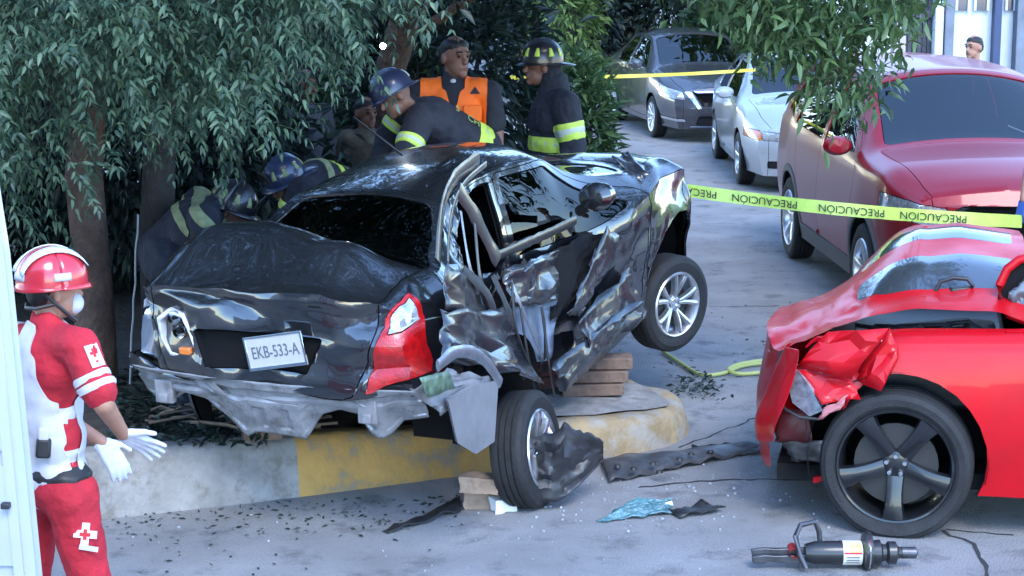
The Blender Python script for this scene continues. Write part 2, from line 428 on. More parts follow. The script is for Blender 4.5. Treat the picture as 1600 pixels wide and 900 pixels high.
# median with a real kerb; outline runs from the far left, along the near kerb, round the nose and back
KH = .30
def KZ(x): return float(np.interp(x, [-2.4, -1.0, .2, .9], [.335, .30, .215, .175]))
near = [(-8.0, 6.72), (-2.42, 9.02), (-1.09, 9.55), (-.2, 9.98), (.40, 10.26)]
def arc(c, r, a0, a1, n): return [(c[0]+r*math.cos(t), c[1]+r*math.sin(t)) for t in np.linspace(a0, a1, n)]
nose = arc((.43, 10.98), .64, R(-66), R(80), 14)
far = [(.2, 12.0), (-.2, 13.6), (-.6, 15.4), (-8, 16.5)]
out = near+nose+far
def dens(pts, st=.12):
    o_ = []
    for i in range(len(pts)-1):
        a, b = Vector((*pts[i], 0)), Vector((*pts[i+1], 0)); n = max(1, int((b-a).length/st))
        o_ += [a.lerp(b, k/n) for k in range(n)]
    return o_+[Vector((*pts[-1], 0))]
L = dens(out); n = len(L); rows = []
L2 = [L[max(i-2, 0):i+3] for i in range(n)]; L = [sum(q, Vector())/len(q) for q in L2]
prof = [(-.02, -.05), (0, .0), (.012, .10), (.03, .20), (.045, KH-.04), (.07, KH-.008), (.11, KH), (.20, KH+.002), (.22, KH-.03)]
for i, p in enumerate(L):
    d = (L[min(i+1, n-1)]-L[max(i-1, 0)]).normalized(); s = Vector((-d.y, d.x, 0)); r_ = []
    for k, (a, z) in enumerate(prof):
        w = .012*nz((p.x, p.y, z), 3, 2)+.008*nz((p.x, p.y, z), 11, 3); q = p+s*(a+w); zz = z*KZ(p.x)/KH if z > 0 else z; ch = max(0, ridged((p.x, p.y, 0), 4, 9, 2)-.55)*.06 if .25 < z else 0; r_.append((q.x+s.x*ch, q.y+s.y*ch, zz+(.010*nz((p.x, p.y, a), 5, 4) if z > .1 else 0)-ch*.6))
    rows.append(r_)
kerb = empty('median_kerb'); tag(kerb, 'high concrete median kerb with worn yellow paint, running under the wrecked car', 'kerb')
# split into cast lengths: joint every so often; yellow lengths are painted
i_at = lambda x: min(range(n), key=lambda i: abs(L[i].x-x)+(5 if L[i].y > 11.2 else 0))
cuts_ = [0, i_at(-4.6), i_at(-2.9), i_at(-1.08), i_at(.33), min(range(n), key=lambda i: (L[i]-Vector((.55, 11.6, 0))).length), n-1]
for k in range(len(cuts_)-1):
    a = MB(); seg = rows[cuts_[k]:cuts_[k+1]+1]; a.grid(seg)
    for e in (seg[0], seg[-1]): a.add(e+[(e[-1][0], e[-1][1], -.05)], [tuple(range(len(e)+1))])
    a.build('kerb_length', [kerbmat, kerbmat, kerbmat, yellowp, pm('worn yellow kerb paint on nose', (.30, .22, .12), .85, nscale=4, namt=.3, bump=.6, bscale=24, dirt=(.30, .28, .25, 5, .47, .85)), kerbmat][k], kerb, angle=60)
top = MB(); inner = []
for i, p in enumerate(L):
    d = (L[min(i+1, n-1)]-L[max(i-1, 0)]).normalized(); s = Vector((-d.y, d.x, 0)); inner.append(p+s*.21)
c0 = Vector((-4, 12.2, 0)); rws = []
for p in inner:
    rws.append([(p.x+(c0.x-p.x)*t, p.y+(c0.y-p.y)*t, KZ(p.x+(c0.x-p.x)*t)-.02+.03*nz((p.x+(c0.x-p.x)*t, p.y+(c0.y-p.y)*t, 0), 1.5)*min(1, t*6)) for t in (0, .02, .05, .1, .18, .28, .4, .55, .7, .85, 1)])
top.grid(rws); tag(top.build('median', soil, smooth=True), kind='structure')
# broken concrete apron on the nose
apron = [p for p in inner if p.x > -.4 and p.y < 12.0]
cx, cy = .35, 11.1
m2 = MB(); m2.grid([[(p.x+(cx-p.x)*t, p.y+(cy-p.y)*t, .006+KZ(p.x+(cx-p.x)*t)+.006*nz((p.x, p.y, t), 4)) for t in np.linspace(-.10+.16*nz((p.x*3, p.y*3, 0), 1.3, 5)-.06*abs(nz((p.x, p.y, 0), 9, 2)), 1, 8)] for p in apron]); tag(m2.build('median_apron', kerbmat), kind='structure')

0 and strip('crack', [G(560, 830), G(760, 850), G(900, 838), G(1130, 870), G(1200, 905)], .007, .003, crackm, road, 6)
strip('joint', [G(1090, 300), G(1240, 292)], .012, .003, crackm, road, 7)
strip('joint', [G(1110, 480), G(1230, 478)], .008, .003, crackm, road, 8)
# ---------------------------------------------------------------- the wrecked black sedan
AV = empty('wrecked_sedan', (-.164, 10.88, .205), (0, R(-4.85), R(68)))
tag(AV, 'crushed black sedan with no rear bumper, resting on the yellow kerb', 'car')
blackpaint = pm('black car paint', (.010, .011, .014), .22, metal=.0, spec=.6, coat=1, nscale=3, namt=.3, rvar=.07); blackpaint.node_tree.nodes['Principled BSDF'].inputs['Coat IOR'].default_value = 1.75
SP = dict(x=(-2.17, 1.98), bulge=(.16, .10), sig=.045,
  zt=[(-2.17, 1.13), (-1.72, 1.165), (-1.05, 1.44), (-.6, 1.49), (-.1, 1.505), (.3, 1.46), (1.02, 1.04), (1.5, .97), (1.9, .84), (1.98, .78)],
  zc=[(-2.17, 1.085), (-1.72, 1.11), (-1.02, 1.395), (-.2, 1.43), (.25, 1.40), (1.0, 1.0), (1.5, .92), (1.9, .80), (1.98, .74)],
  yc=[(-2.17, .60), (-1.72, .665), (-1.02, .565), (0, .575), (.3, .57), (1.0, .69), (1.5, .68), (1.98, .56)],
  zs=[(-2.17, 1.0), (-1.5, 1.0), (0, .95), (1.0, .92), (1.6, .86), (1.98, .70)],
  ys=[(-2.17, .71), (-1.8, .80), (-1, .835), (0, .84), (1, .835), (1.6, .80), (1.98, .66)],
  zm=[(-2.2, .62), (2, .58)], ym=[(-2.17, .76), (-1.8, .835), (-1, .855), (1, .855), (1.6, .835), (1.98, .70)],
  zb=[(-2.17, .42), (-1.7, .30), (-1, .2), (1, .2), (1.98, .22)], yb=[(-2.17, .70), (-1.6, .79), (1.5, .80), (1.98, .66)],
  pf=[(.2, 0), (.5, .06), (.7, .02), (.8, -.02)], pr=[(.3, .02), (.6, -.02), (.9, .0), (1.15, .04)])
bm, L_, LP = car_bm(SP, .033)
ID = dict(front_door_r=1, rear_door_r=2, front_door_l=3, rear_door_l=4, hood=5, trunk_lid=6, roof=7, rear_window=8, windshield=9, wfr=10, wrr=11, wfl=12, wrl=13, lampr=14, lampl=15, rear_bumper=16, front_bumper=17, fender_r=18, hole=19, fender_l=20, headr=21, headl=22, platebay=23, lampwr=24, lampwl=25)
C_ = lambda k, *a, **kw: cut(bm, L_, LP, ID[k], *a, **kw)
ST2 = ('side', 'tumble')
for sgn, t in ((-1, 'r'), (1, 'l')):
    C_('fender_'+t, ('side',), 'side', [(.88, .2), (1.9, .2), (1.9, 1.0), (.98, 1.0)], side=sgn)
    C_('front_door_'+t, ST2, 'side', rpoly([(-.29, .27), (.84, .27), (.95, .80), (.93, .96), (.26, 1.39), (-.29, 1.415)], .05), side=sgn)
    C_('rear_door_'+t, ST2, 'side', rpoly([(-.29, .27), (-.29, 1.415), (-.82, 1.39), (-1.22, 1.10), (-1.18, .78), (-.84, .42), (-.80, .27)], .05), side=sgn)
    C_('wf'+t, ('tumble',), 'side', rpoly([(.80, .965), (.26, 1.355), (-.24, 1.385), (-.24, .975)], .03), side=sgn)
    C_('wr'+t, ('tumble',), 'side', rpoly([(-.34, .98), (-.34, 1.385), (-.78, 1.36), (-1.12, 1.10), (-1.10, 1.01)], .03), side=sgn)
    C_('head'+t, ('side', 'fcap', 'tumble'), 'side', rpoly([(1.62, .66), (2.2, .58), (2.2, .74), (1.75, .84)], .03), side=sgn)
C_('roof', ('top',), 'top', [(-1.0, -.53), (.26, -.54), (.26, .54), (-1.0, .53)])
C_('rear_window', ('top',), 'top', rpoly([(-1.70, -.60), (-1.06, -.49), (-1.06, .49), (-1.70, .60)], .06))
C_('windshield', ('top',), 'top', rpoly([(.98, -.64), (.33, -.53), (.33, .53), (.98, .64)], .06))
C_('hood', ('top', 'tumble', 'fcap'), 'top', rpoly([(1.06, -.70), (2.06, -.55), (2.06, .55), (1.06, .70)], .08))
C_('trunk_lid', ('top',), 'top', [(-1.74, -.61), (-2.5, -.56), (-2.5, .56), (-1.74, .61)])
C_('trunk_lid', ('rcap',), 'end', rpoly([(-.50, .71), (.50, .71), (.60, 1.0), (.60, 1.2), (-.60, 1.2), (-.60, 1.0)], .05))
C_('rear_bumper', ('side', 'rcap'), 'side', [(-2.5, .2), (-1.72, .2), (-1.72, .68), (-2.5, .70)])
C_('rear_bumper', ('rcap',), 'end', [(-.9, .2), (.9, .2), (.9, .70), (-.9, .70)])
C_('platebay', ('rcap',), 'end', rpoly([(-.27, .79), (.27, .79), (.34, .96), (-.34, .96)], .02))
for sgn, t in ((-1, 'r'), (1, 'l')):
    C_('lamp'+t, ('rcap', 'side', 'tumble'), 'end', rpoly([(sgn*.555, .72), (sgn*.86, .80), (sgn*.86, 1.10), (sgn*.68, 1.10), (sgn*.62, 1.0)], .03), xr=(-2.5, -2.06))
    C_('lampw'+t, ('rcap', 'side', 'tumble'), 'end', rpoly([(sgn*.65, 1.0), (sgn*.86, 1.02), (sgn*.86, 1.075), (sgn*.685, 1.075)], .02), xr=(-2.5, -2.07))
    for ax in (-1.24, 1.24): C_('hole', ('side',), 'side', circ(ax, .31, .345), side=sgn)
def AD(p, cr=True):
    x, y, z = p
    # lateral push-in of the right side
    ms = float(sstep((-y+.30)/1.0)); vz = float(np.interp(z, [.2, .45, .8, 1.05, 1.45], [.70, 1, 1, .80, .52]))
    g = float(np.interp(x, [-2.1, -1.55, -1.0, -.3, .35, .95, 1.35], [0, .30, .95, 1, .62, .15, 0]))
    dent = g*vz*ms; q = Vector((x, y+.43*dent, z))
    # the door opening is dragged rearwards, the rear door folds up
    b = float(np.interp(x, [-1.35, -.55, .45, 1.5], [0, 1, .85, 0]))*ms; q.x -= .36*b
    q.z += .06*b*float(sstep((z-.7)/.4))
    # nose bent up and shortened
    q.z += .24*float(sstep((x-.45)/.85))*(.65+.35*float(sstep((.5-y)/1.0)))
    if x > 1.3: q.x = 1.3+(q.x-1.3)*.42
    if cr:
        k = float(np.interp(x, [-1.95, -1.5, -1.0, -.45, .1, .9, 1.2], [.05, .6, 1, .9, .38, .22, .15]))*float(sstep((-y-.12)/.5))*float(np.interp(z, [.2, .86, .97, 1.05, 1.45], [1, 1, .30, .06, .05] if x > -.40 else [1, 1, .9, .5, .12]))
        if k > .02:
            q.y += .16*k*(ridged(p, 3.1, 1)-.35); q.x += .09*k*nz(p, 3.6, 5); q.z += .07*k*nz(p, 4.2, 9)
        if x > .85: e = float(sstep((x-.85)/.3)); q.y += .05*e*(ridged(p, 2.6, 17, 2)-.3)*(1 if y < 0 else 0); q.z += .03*e*nz(p, 4, 19)
        # trunk lid buckled
        t = float(sstep((-x-1.55)/.3))*float(np.interp(y, [-.8, -.3, .8], [1.3, 1, .75]))
        q.z += t*(.05*nz((x*1.0, y*.7, z), 4.0, 21)+(.045*ridged((x, y*.8, 0), 3.2, 44, 2) if z > 1.03 else 0)); q.x += .055*t*ridged((x*.5, y*.5, z*1.7), 3.0, 31)
        if z > 1.0: q.z += math.exp(-((x+1.86)/.24)**2)*float(np.interp(y, [-.75, -.45, .05, .5, .8], [.02, .10, .20, .21, .06]))
    if x < -.2: q.y += .045*(x+.2)**2
    if x < -1.4: q.z += .05*float(sstep((-x-1.4)/.6))
    return q
PN = lambda k, name, mat, **kw: panel(bm, LP, ID[k], name, mat, AV, AD, **kw)
PN_body = panel(bm, LP, 0, 'body', blackpaint, AV, AD, angle=26)
for k in ('front_door_r', 'rear_door_r', 'front_door_l', 'rear_door_l'): 
    o = PN(k, 'door', blackpaint, angle=24)
    if k == 'rear_door_r': o['label'] = 'rear door crushed into folds'
PN('hood', 'hood', blackpaint); tl = PN('trunk_lid', 'trunk_lid', blackpaint); PN('roof', 'roof', blackpaint)
PN('fender_r', 'fender', blackpaint); PN('fender_l', 'fender', blackpaint); PN('front_bumper', 'bumper', blackpaint)
PN('rear_window', 'rear_window', darkglass, inset=.006, lip=0); PN('windshield', 'windshield', glass, inset=.006, lip=0)
PN('wfr', 'side_window', darkglass, inset=.01, lip=0); PN('wfl', 'side_window', darkglass, inset=.01, lip=0); PN('wrl', 'side_window', darkglass, inset=.01, lip=0)
lr = PN('lampr', 'tail_lamp', redlens, inset=-.012, lip=.05)
lh = PN('lampl', 'tail_lamp', chrome, inset=.05, lip=.02); lh['label'] = 'tail lamp with its red lens broken off, bare silver housing'
PN('lampwr', 'lamp_window', lens, inset=-.014, lip=.05); PN('lampwl', 'lamp_window', lens, inset=.04, lip=.02)
PN('headr', 'headlamp', lens, inset=.004); PN('headl', 'headlamp', lens, inset=.004)
pb = PN('platebay', 'plate_recess', blackpaint, inset=.035, lip=-.035)
skip = {ID[k] for k in ('lampwr', 'lampwl', 'rear_window', 'windshield', 'wfr', 'wfl', 'wrl', 'wrr', 'hole', 'rear_bumper', 'lampr', 'lampl')}
inner_shell(bm, LP, skip, AV, AD)
bm.free()

bpy.context.view_layer.update()
A_ = lambda px, py, ax, v: PL(AV, px, py, ax, v)
# licence plate with frame
platew = pm('plate white', (.42, .41, .40), .4, nscale=20, namt=.06); inkgrey = pm('plate ink', (.10, .11, .13), .6)
c = A_(442, 541, 0, -2.19); u = (A_(486, 514, 0, -2.2)-A_(400, 525, 0, -2.2)).normalized(); n_ = Vector((-1, -.12, .05)); n_ = (n_-u*n_.dot(u)).normalized(); w_ = n_.cross(u); c = c+n_*.07
Mp = Matrix((u, w_, n_)).transposed().to_4x4(); Mp.translation = c
m = MB(); m.prism([(-.15, -.075), (.15, -.075), (.15, .075), (-.15, .075)], .006, Mp); lp = m.build('license_plate', platew, AV, bevel=.002)
def text_obj(name, s, size, mat, parent, M, depth=.0008):
    cu = bpy.data.curves.new(name, 'FONT'); cu.body = s; cu.size = size; cu.extrude = depth; cu.align_x = 'CENTER'; cu.align_y = 'CENTER'; o = bpy.data.objects.new('t', cu); COL.objects.link(o)
    me = bpy.data.meshes.new_from_object(o.evaluated_get(bpy.context.evaluated_depsgraph_get())); bpy.data.objects.remove(o); bpy.data.curves.remove(cu); me.name = name; me.transform(M)
    me.materials.clear(); return link(name, me, mat, parent, False)
text_obj('plate_number', 'EKB-533-A', .066, inkgrey, lp, Mp @ Matrix.Translation((0, -.005, .0075)) @ Matrix.Diagonal((.86, 1.25, 1, 1)))
m = MB()
for x0, x1, y0, y1 in ((-.155, .155, .068, .078), (-.155, .155, -.086, -.070), (-.158, -.148, -.086, .078), (.148, .158, -.086, .078)): m.prism([(x0, y0), (x1, y0), (x1, y1), (x0, y1)], .010, Mp)
m.build('plate_frame', chrome, lp, bevel=.001)
# exposed rear panel where the bumper is missing
rows = []
yy = np.linspace(.74, -.78, 64)
for v in np.linspace(0, 1, 22):
    row = []
    for y in yy:
        top_ = .735; bot = float(np.interp(y, [-.78, -.66, -.60, -.55, -.50, -.45, -.36, -.27, -.22, -.18, -.1, .08, .14, .22, .36, .50, .56, .62, .74], [.58, .56, .49, .46, .49, .58, .60, .57, .50, .43, .445, .45, .42, .49, .585, .60, .56, .53, .58]))
        z = top_+(bot-top_)*v; x = -2.17-.09*(1-(y/.8)**2)+.10*v+.016*(1 if .18 < v < .34 else 0)+.010*(1 if .5 < v < .9 and math.sin(y*48) > .2 else 0)
        row.append(AD(Vector((x, y, z)), False)+Vector((.012*(ridged((0, y*5, z*5), 1.2, 3, 2)-.3), 0, -.01)))
    rows.append(row)
m = MB(); m.grid(rows); m.build('rear_panel', pm('grey rear panel metal', (.26, .265, .28), .42, metal=.35, nscale=7, namt=.35, rvar=.15, dirt=(.10, .09, .085, 8, .52, .7)), AV, angle=20, thick=.006)
rows = [[AD(Vector((-2.20+.10*(y/.8)**2+.02*math.cos(t)+.02*nz((y*4, 0, 0), 1), y, .635+.022*math.sin(t)+.02*nz((y*3, 1, 0), 1))), False) for y in np.linspace(.62, -.60, 30)] for t in np.linspace(0, 2*math.pi, 9)]
m = MB(); m.grid(rows); m.build('bumper_beam', grey_primer, AV)
for y in (.58, -.52):
    m = MB(); c = AD(Vector((-2.16, y, .60)), False); m.box(c, (.04, .10, .12)); m.box(c+Vector((-.02, 0, -.03)), (.03, .05, .05)); m.build('bumper_bracket', grey_primer, AV, bevel=.008)
# left lamp bowl details
for dz in (.06, -.03):
    m = MB(); c = AD(Vector((-2.10, .69, .93+dz)), False); m.lathe([(.001, -.012), (.016, -.012), (.018, 0)], 12, TR(c, (0, 0, R(-80)))); m.build('lamp_bulb', black, AV)
S2 = lambda name, px, v, n, amp, mat, seed, **kw: crumple_sheet(name, [A_(*p_, 1, vv) for p_, vv in zip(px, v)], n, amp, mat, AV, seed, kw.pop('thick', .004), kw.pop('rag', .012), **kw)
silverblue = pm('scraped black paint', (.016, .018, .023), .3, metal=.0, coat=.55, nscale=5, namt=.6, rvar=.12, dirt=(.17, .18, .20, 9, .58, .55)); silverblue.node_tree.nodes['Principled BSDF'].inputs['Coat IOR'].default_value = 1.6
scuff = pm('scuffed black paint', (.018, .019, .023), .38, coat=.35, nscale=6, namt=.5, rvar=.15, dirt=(.07, .075, .085, 10, .60, .5))
bare = pm('bare bent steel', (.26, .28, .32), .35, metal=.7, nscale=10, namt=.35, rvar=.12)
S2('quarter_panel', [(694, 484), (788, 482), (842, 596), (694, 560)], (-.76, -.66, -.74, -.82), (9, 9), .075, silverblue, 61, sc=3.4)
S2('quarter_panel', [(694, 412), (742, 425), (766, 500), (696, 480)], (-.66, -.60, -.64, -.70), (6, 6), .06, silverblue, 62, sc=4)
S2('inner_quarter', [(640, 610), (700, 578), (778, 592), (690, 650)], (-.80, -.84, -.84, -.82), (8, 8), .025, grey_primer, 63)
def ribbon(name, px, v, w, mat, thick=.008, tw=0, flat=.35):
    pts = [A_(*p_, 1, vv) for p_, vv in zip(px, v)]; sm = []
    for i in range(len(pts)-1):
        p0, p1, p2, p3 = pts[max(i-1, 0)], pts[i], pts[i+1], pts[min(i+2, len(pts)-1)]
        for t in np.linspace(0, 1, 7)[:-1]: sm.append(.5*((2*p1)+(-p0+p2)*t+(2*p0-5*p1+4*p2-p3)*t*t+(-p0+3*p1-3*p2+p3)*t**3))
    sm.append(pts[-1]); m = MB(); m.tube(sm, [w*(.8+.4*abs(nz(p_, 9))) for p_ in sm], 8, flat=flat, up=(0, 1, 0)); return m.build(name, mat, AV)
ribbon('wheel_arch_flange', [(684, 572), (708, 552), (735, 550), (760, 566), (782, 598)], [-.86]*5, .035, bare, flat=.3)
ribbon('pillar', [(748, 248), (716, 272), (697, 305), (688, 350), (684, 410)], [-.40, -.45, -.5, -.55, -.6], .045, scuff, flat=.16)
ribbon('pillar', [(760, 256), (730, 282), (712, 312), (702, 360), (700, 420)], [-.44, -.49, -.54, -.58, -.62], .018, scuff, flat=.2)
ribbon('pillar', [(716, 296), (738, 330), (760, 372), (778, 408)], [-.52, -.54, -.56, -.58], .05, scuff, flat=.16)
ribbon('belt_rail', [(778, 400), (820, 381), (862, 362), (900, 344)], [-.56, -.57, -.58, -.60], .03, scuff, flat=.2)
for i, (a, b, c, v) in enumerate((((720, 330), (735, 420), (762, 500), -.55), ((742, 350), (752, 440), (780, 520), -.58), ((770, 430), (800, 500), (820, 590), -.62), ((792, 420), (815, 480), (848, 560), -.62), ((835, 430), (850, 500), (852, 560), -.62), ((724, 420), (768, 470), (778, 540), -.62))):
    ribbon('torn_strip', [a, b, c], [v+.03, v-.05, v-.04], .016+.006*(i % 3), [bare, scuff, plastic][i % 3], flat=.2)
for i, (a, b, c) in enumerate((((812, 470), (822, 540), (835, 610)), ((846, 480), (858, 570), (866, 620)), ((800, 440), (808, 520), (842, 600)))):
    ribbon('torn_cable', [a, b, c], [-.66, -.70, -.72], .008, plastic, flat=1)
S2('door_skin', [(790, 420), (872, 392), (880, 470), (800, 480)], (-.62, -.64, -.68, -.66), (7, 7), .08, silverblue, 71, sc=3.6)
S2('door_skin', [(888, 492), (948, 356), (972, 372), (908, 494)], (-.70, -.72, -.72, -.72), (12, 5), .014, silverblue, 72, sc=5)
S2('door_skin', [(868, 392), (945, 350), (905, 470), (862, 500)], (-.62, -.64, -.68, -.64), (9, 9), .05, black, 73)
S2('sill', [(858, 575), (990, 470), (1006, 492), (884, 614)], (-.72, -.76, -.78, -.76), (11, 5), .06, silverblue, 74, sc=4)
S2('sill', [(905, 500), (985, 418), (1004, 470), (920, 560)], (-.70, -.74, -.78, -.74), (7, 6), .06, silverblue, 75, sc=3.8)
S2('inner_door', [(800, 480), (870, 470), (868, 560), (820, 570)], (-.60, -.62, -.66, -.64), (8, 8), .05, pm('blue grey inner door', (.12, .15, .20), .5, nscale=6, namt=.4), 76)
# bare left lamp housing
g6 = [(244, 496), (262, 482), (286, 490), (300, 520), (312, 552), (290, 560), (266, 556), (250, 530)]; pts = [A_(*p_, 0, -2.22) for p_ in g6]; cen = sum(pts, Vector())/8
m = MB(); m.add([p_+Vector((.10, 0, 0)) for p_ in pts]+pts+[p_.lerp(cen, .18)+Vector((-.01, 0, 0)) for p_ in pts]+[p_.lerp(cen, .3)+Vector((.05, 0, 0)) for p_ in pts], [tuple(range(24, 32))]+[(8*r_+i, 8*r_+(i+1) % 8, 8*r_+8+(i+1) % 8, 8*r_+8+i) for r_ in range(3) for i in range(8)]); m.build('lamp_housing', pm('silver lamp reflector', (.60, .60, .64), .3, metal=.15, coat=.6, nscale=14, namt=.25), AV, bevel=.006)
for py in (498, 520):
    c = A_(268+(py-498)*.35, py, 0, -2.25)+Vector((.02, 0, 0)); m = MB(); m.lathe([(.036, .0), (.028, .03), (.012, .045), (.001, .045)], 14, TR(c, (0, 0, R(-90)))); m.build('lamp_bowl', chrome, AV); m = MB(); m.lathe([(.001, -.006), (.011, -.004), (.012, .02)], 10, TR(c, (0, 0, R(-90)))); m.build('lamp_bulb', black, AV)
c = A_(290, 548, 0, -2.24); m = MB(); m.box(c, (.03, .06, .035)); m.build('lamp_lens_stub', amber, AV, bevel=.006)
S2('left_quarter_corner', [(288, 560), (312, 552), (342, 612), (322, 622)], (.55, .5, .5, .55), (6, 4), .01, grey_primer, 90) if False else None
rows = [[A_(px, py, 0, -2.22+.02*math.sin(k*2.1)) for k, px in enumerate((a_, a_+14, a_+28))] for a_, py in ((286, 560), (296, 580), (310, 602), (326, 618))]
m = MB(); m.grid(rows); m.build('corner_panel', grey_primer, AV, thick=.006)
# mud guard panel behind the wheel
g6 = [(702, 628), (738, 606), (778, 596), (772, 688), (744, 707), (716, 690)]; pts = [A_(*p_, 1, -.86) for p_ in g6]
m = MB(); m.add([p_ for p_ in pts]+[p_+Vector((.02, .02, 0)) for p_ in pts], [tuple(range(6)), tuple(range(11, 5, -1))]+[(i, (i+1) % 6, 6+(i+1) % 6, 6+i) for i in range(6)]); m.build('mud_guard', pm('grey mud guard', (.16, .16, .17), .6, nscale=5, namt=.25), AV, bevel=.008)
# sticker with leaves
S2('leaf_sticker', [(655, 590), (700, 578), (712, 606), (668, 622)], (-.87, -.88, -.88, -.87), (3, 3), .004, pm('green leaf sticker', (.16, .24, .17), .4, nscale=22, col2=(.02, .04, .02)), 77, rag=.003)
# mirror, handle, wheels, floor
m = MB(); c = A_(930, 308, 1, -.80); m.lathe([(.001, .06), (.07, .05), (.10, 0), (.085, -.07), (.001, -.10)], 18, TR(c, (0, R(10), R(80))) @ Matrix.Diagonal((1.05, 1, .8, 1))); m.build('mirror', blackpaint, AV)
m = MB(); m.tube([A_(905, 330, 1, -.66), A_(925, 318, 1, -.76)], .03, 10); m.build('mirror_arm', plastic, AV)
m = MB(); m.tube([A_(818, 425, 1, -.72), A_(832, 412, 1, -.75), A_(850, 405, 1, -.75), A_(862, 404, 1, -.72)], .012, 8); m.build('door_handle', silverblue, AV)
m = MB(); m.box((.1, .2, .30), (2.5, 1.0, .06)); m.build('floor_pan', black, AV)
m = MB(); m.box((.75, .15, .90), (.35, 1.0, .16)); m.build('dashboard', plastic, AV, bevel=.03)
for sy in (.42,):
    for x in (.1, -.8):
        m = MB(); m.box((x, sy, .35), (.5, .48, .2)); m.box((x-.28, sy, .70), (.16, .46, .62), rot=(0, -.2, 0)); m.build('seat', seatm, AV, bevel=.04)
wheel(AV, (-1.24, -.76, .19), .30, .19, .2, 5, 'double', side=-1, rot=(R(-7), 0, R(2)))
wheel(AV, (1.14, -.76, .33), .30, .19, .2, 5, 'double', side=-1, rot=(0, 0, R(-24)), spin=.1)
wheel(AV, (-1.24, .72, .26), .30, .19, .2, 5, 'double', side=1); wheel(AV, (1.2, .72, .30), .30, .19, .2, 5, 'double', side=1)
for x, z in ((-1.24, .42), (1.2, .52)): arch_liner(AV, x, z, .36, -.70, -.3); arch_liner(AV, x, z, .36, .78, .3)
# aerial on the roof, wiper on the glass
m = MB(); m.tube([A_(628, 242, 1, .05), A_(590, 212, 1, .05), A_(552, 182, 1, .05)], [.007, .005, .003], 6); m.build('aerial', plastic, AV)
# hood corner poking up at the front
S2('hood_corner', [(955, 245), (985, 238), (1016, 270), (1000, 284)], (-.50, -.55, -.75, -.70), (8, 5), .03, silverblue, 81)
# torn wheel liner leaning on the rear wheel
rows = []
for i, t in enumerate(np.linspace(0, 1, 22)):
    row = []
    for j, u in enumerate(np.linspace(0, 1, 16)):
        px = 815+127*t; topy = 692-24*math.sin(t*math.pi*.9)+22*abs(nz((t*9, 0, 0), 1.3, 3))-(12 if .52 < t < .60 else 0); boty = 784-60*max(0, t-.45)**1.2*2.2; py = topy+(boty-topy)*u
        d_ = 9.26+.16*(2*t-.75)**2+.05*(1-u)+.06*nz((t*4, u*4, 0), 1.2, 8)+.055*ridged((t*2.6, u*2.6, 0), 1.7, 5); row.append(P(px, py, d_))
    rows.append(row)
m = MB(); m.grid(rows); o = m.build('wheel_liner', pm('scuffed dark plastic liner', (.026, .026, .029), .5, nscale=5, namt=.5, rvar=.2, dirt=(.075, .07, .068, 6, .56, .6)), thick=.006, angle=45)
tag(o, 'torn dark plastic wheel liner propped against the rear right wheel', 'debris')
# ---------------------------------------------------------------- red muscle car, crushed nose, at the right
CH = empty('red_muscle_car', (3.53, 9.52, 0), (0, 0, R(168)))
tag(CH, 'bright red muscle car with a crumpled nose, buckled hood and black alloy wheels', 'car')
redpaint = pm('bright red car paint', (.47, .004, .010), .35, spec=.22, coat=.25, nscale=4, namt=.12, rvar=.08, dirt=(.25, .03, .03, 30, .66, .5))
stripe = pm('gloss dark grey hood stripe', (.10, .11, .13), .16, metal=.6, spec=.6, coat=1)
SP = dict(x=(-2.45, 2.12), bulge=(.20, .12), sig=.05, tb=.02,
  zt=[(-2.45, 1.06), (-1.85, 1.12), (-1.0, 1.42), (-.3, 1.48), (.2, 1.44), (.88, 1.06), (1.5, 1.02), (2.0, .93), (2.12, .86)],
  zc=[(-2.45, 1.02), (-1.85, 1.08), (-1.0, 1.36), (-.3, 1.40), (.2, 1.37), (.86, 1.02), (1.5, .98), (2.0, .88), (2.12, .80)],
  yc=[(-2.45, .72), (-1.85, .74), (-1.0, .58), (-.3, .60), (.2, .60), (.86, .80), (1.5, .80), (2.0, .74), (2.12, .66)],
  zs=[(-2.45, .98), (-1.4, 1.0), (0, .97), (.9, .96), (1.6, .93), (2.12, .76)], ys=[(-2.45, .84), (-1.4, .92), (0, .92), (1.5, .90), (1.9, .86), (2.12, .74)],
  zm=[(-2.5, .62), (2.2, .62)], ym=[(-2.45, .86), (-1.4, .95), (0, .94), (1.5, .945), (1.9, .90), (2.12, .80)],
  zb=[(-2.45, .3), (-1.9, .22), (2, .2), (2.12, .22)], yb=[(-2.45, .8), (-1.5, .89), (1.5, .89), (2.12, .76)],
  pf=[(.2, .02), (.5, .05), (.8, .0)])
bm, L_, LP = car_bm(SP, .04)
ID = dict(door=1, hood=2, windshield=3, wf=4, roof=5, hole=6, fender=7, bumper=8, head=9, stripe=10, rear_window=11, trunk_lid=12, front=13, doorr=14, fenderr=15, wfr=16, striper=17)
C_ = lambda k, *a, **kw: cut(bm, L_, LP, ID[k], *a, **kw)
for sgn, sd_ in ((-1, 'r'), (1, '')):
    C_('fender'+sd_, ST2, 'side', [(.80, .18), (2.6, .18), (2.6, 1.0), (.95, 1.0), (.80, .9)], side=sgn)
    C_('bumper', ST2, 'side', [(1.93, .1), (2.6, .1), (2.6, 1.0), (1.90, 1.0), (1.90, .6)], side=sgn)
    C_('door'+sd_, ST2, 'side', rpoly([(-.55, .28), (.72, .28), (.80, .85), (.76, .99), (.15, 1.34), (-.55, 1.37)], .05), side=sgn)
    C_('wf'+sd_, ('tumble',), 'side', rpoly([(.66, 1.0), (.13, 1.31), (-.5, 1.34), (-.5, 1.0)], .04), side=sgn)
    for ax in (-1.52, 1.52): C_('hole', ('side',), 'side', circ(ax, .375, .42), side=sgn)
C_('front', ('fcap',), 'end', [(-2, 0), (2, 0), (2, 2), (-2, 2)])
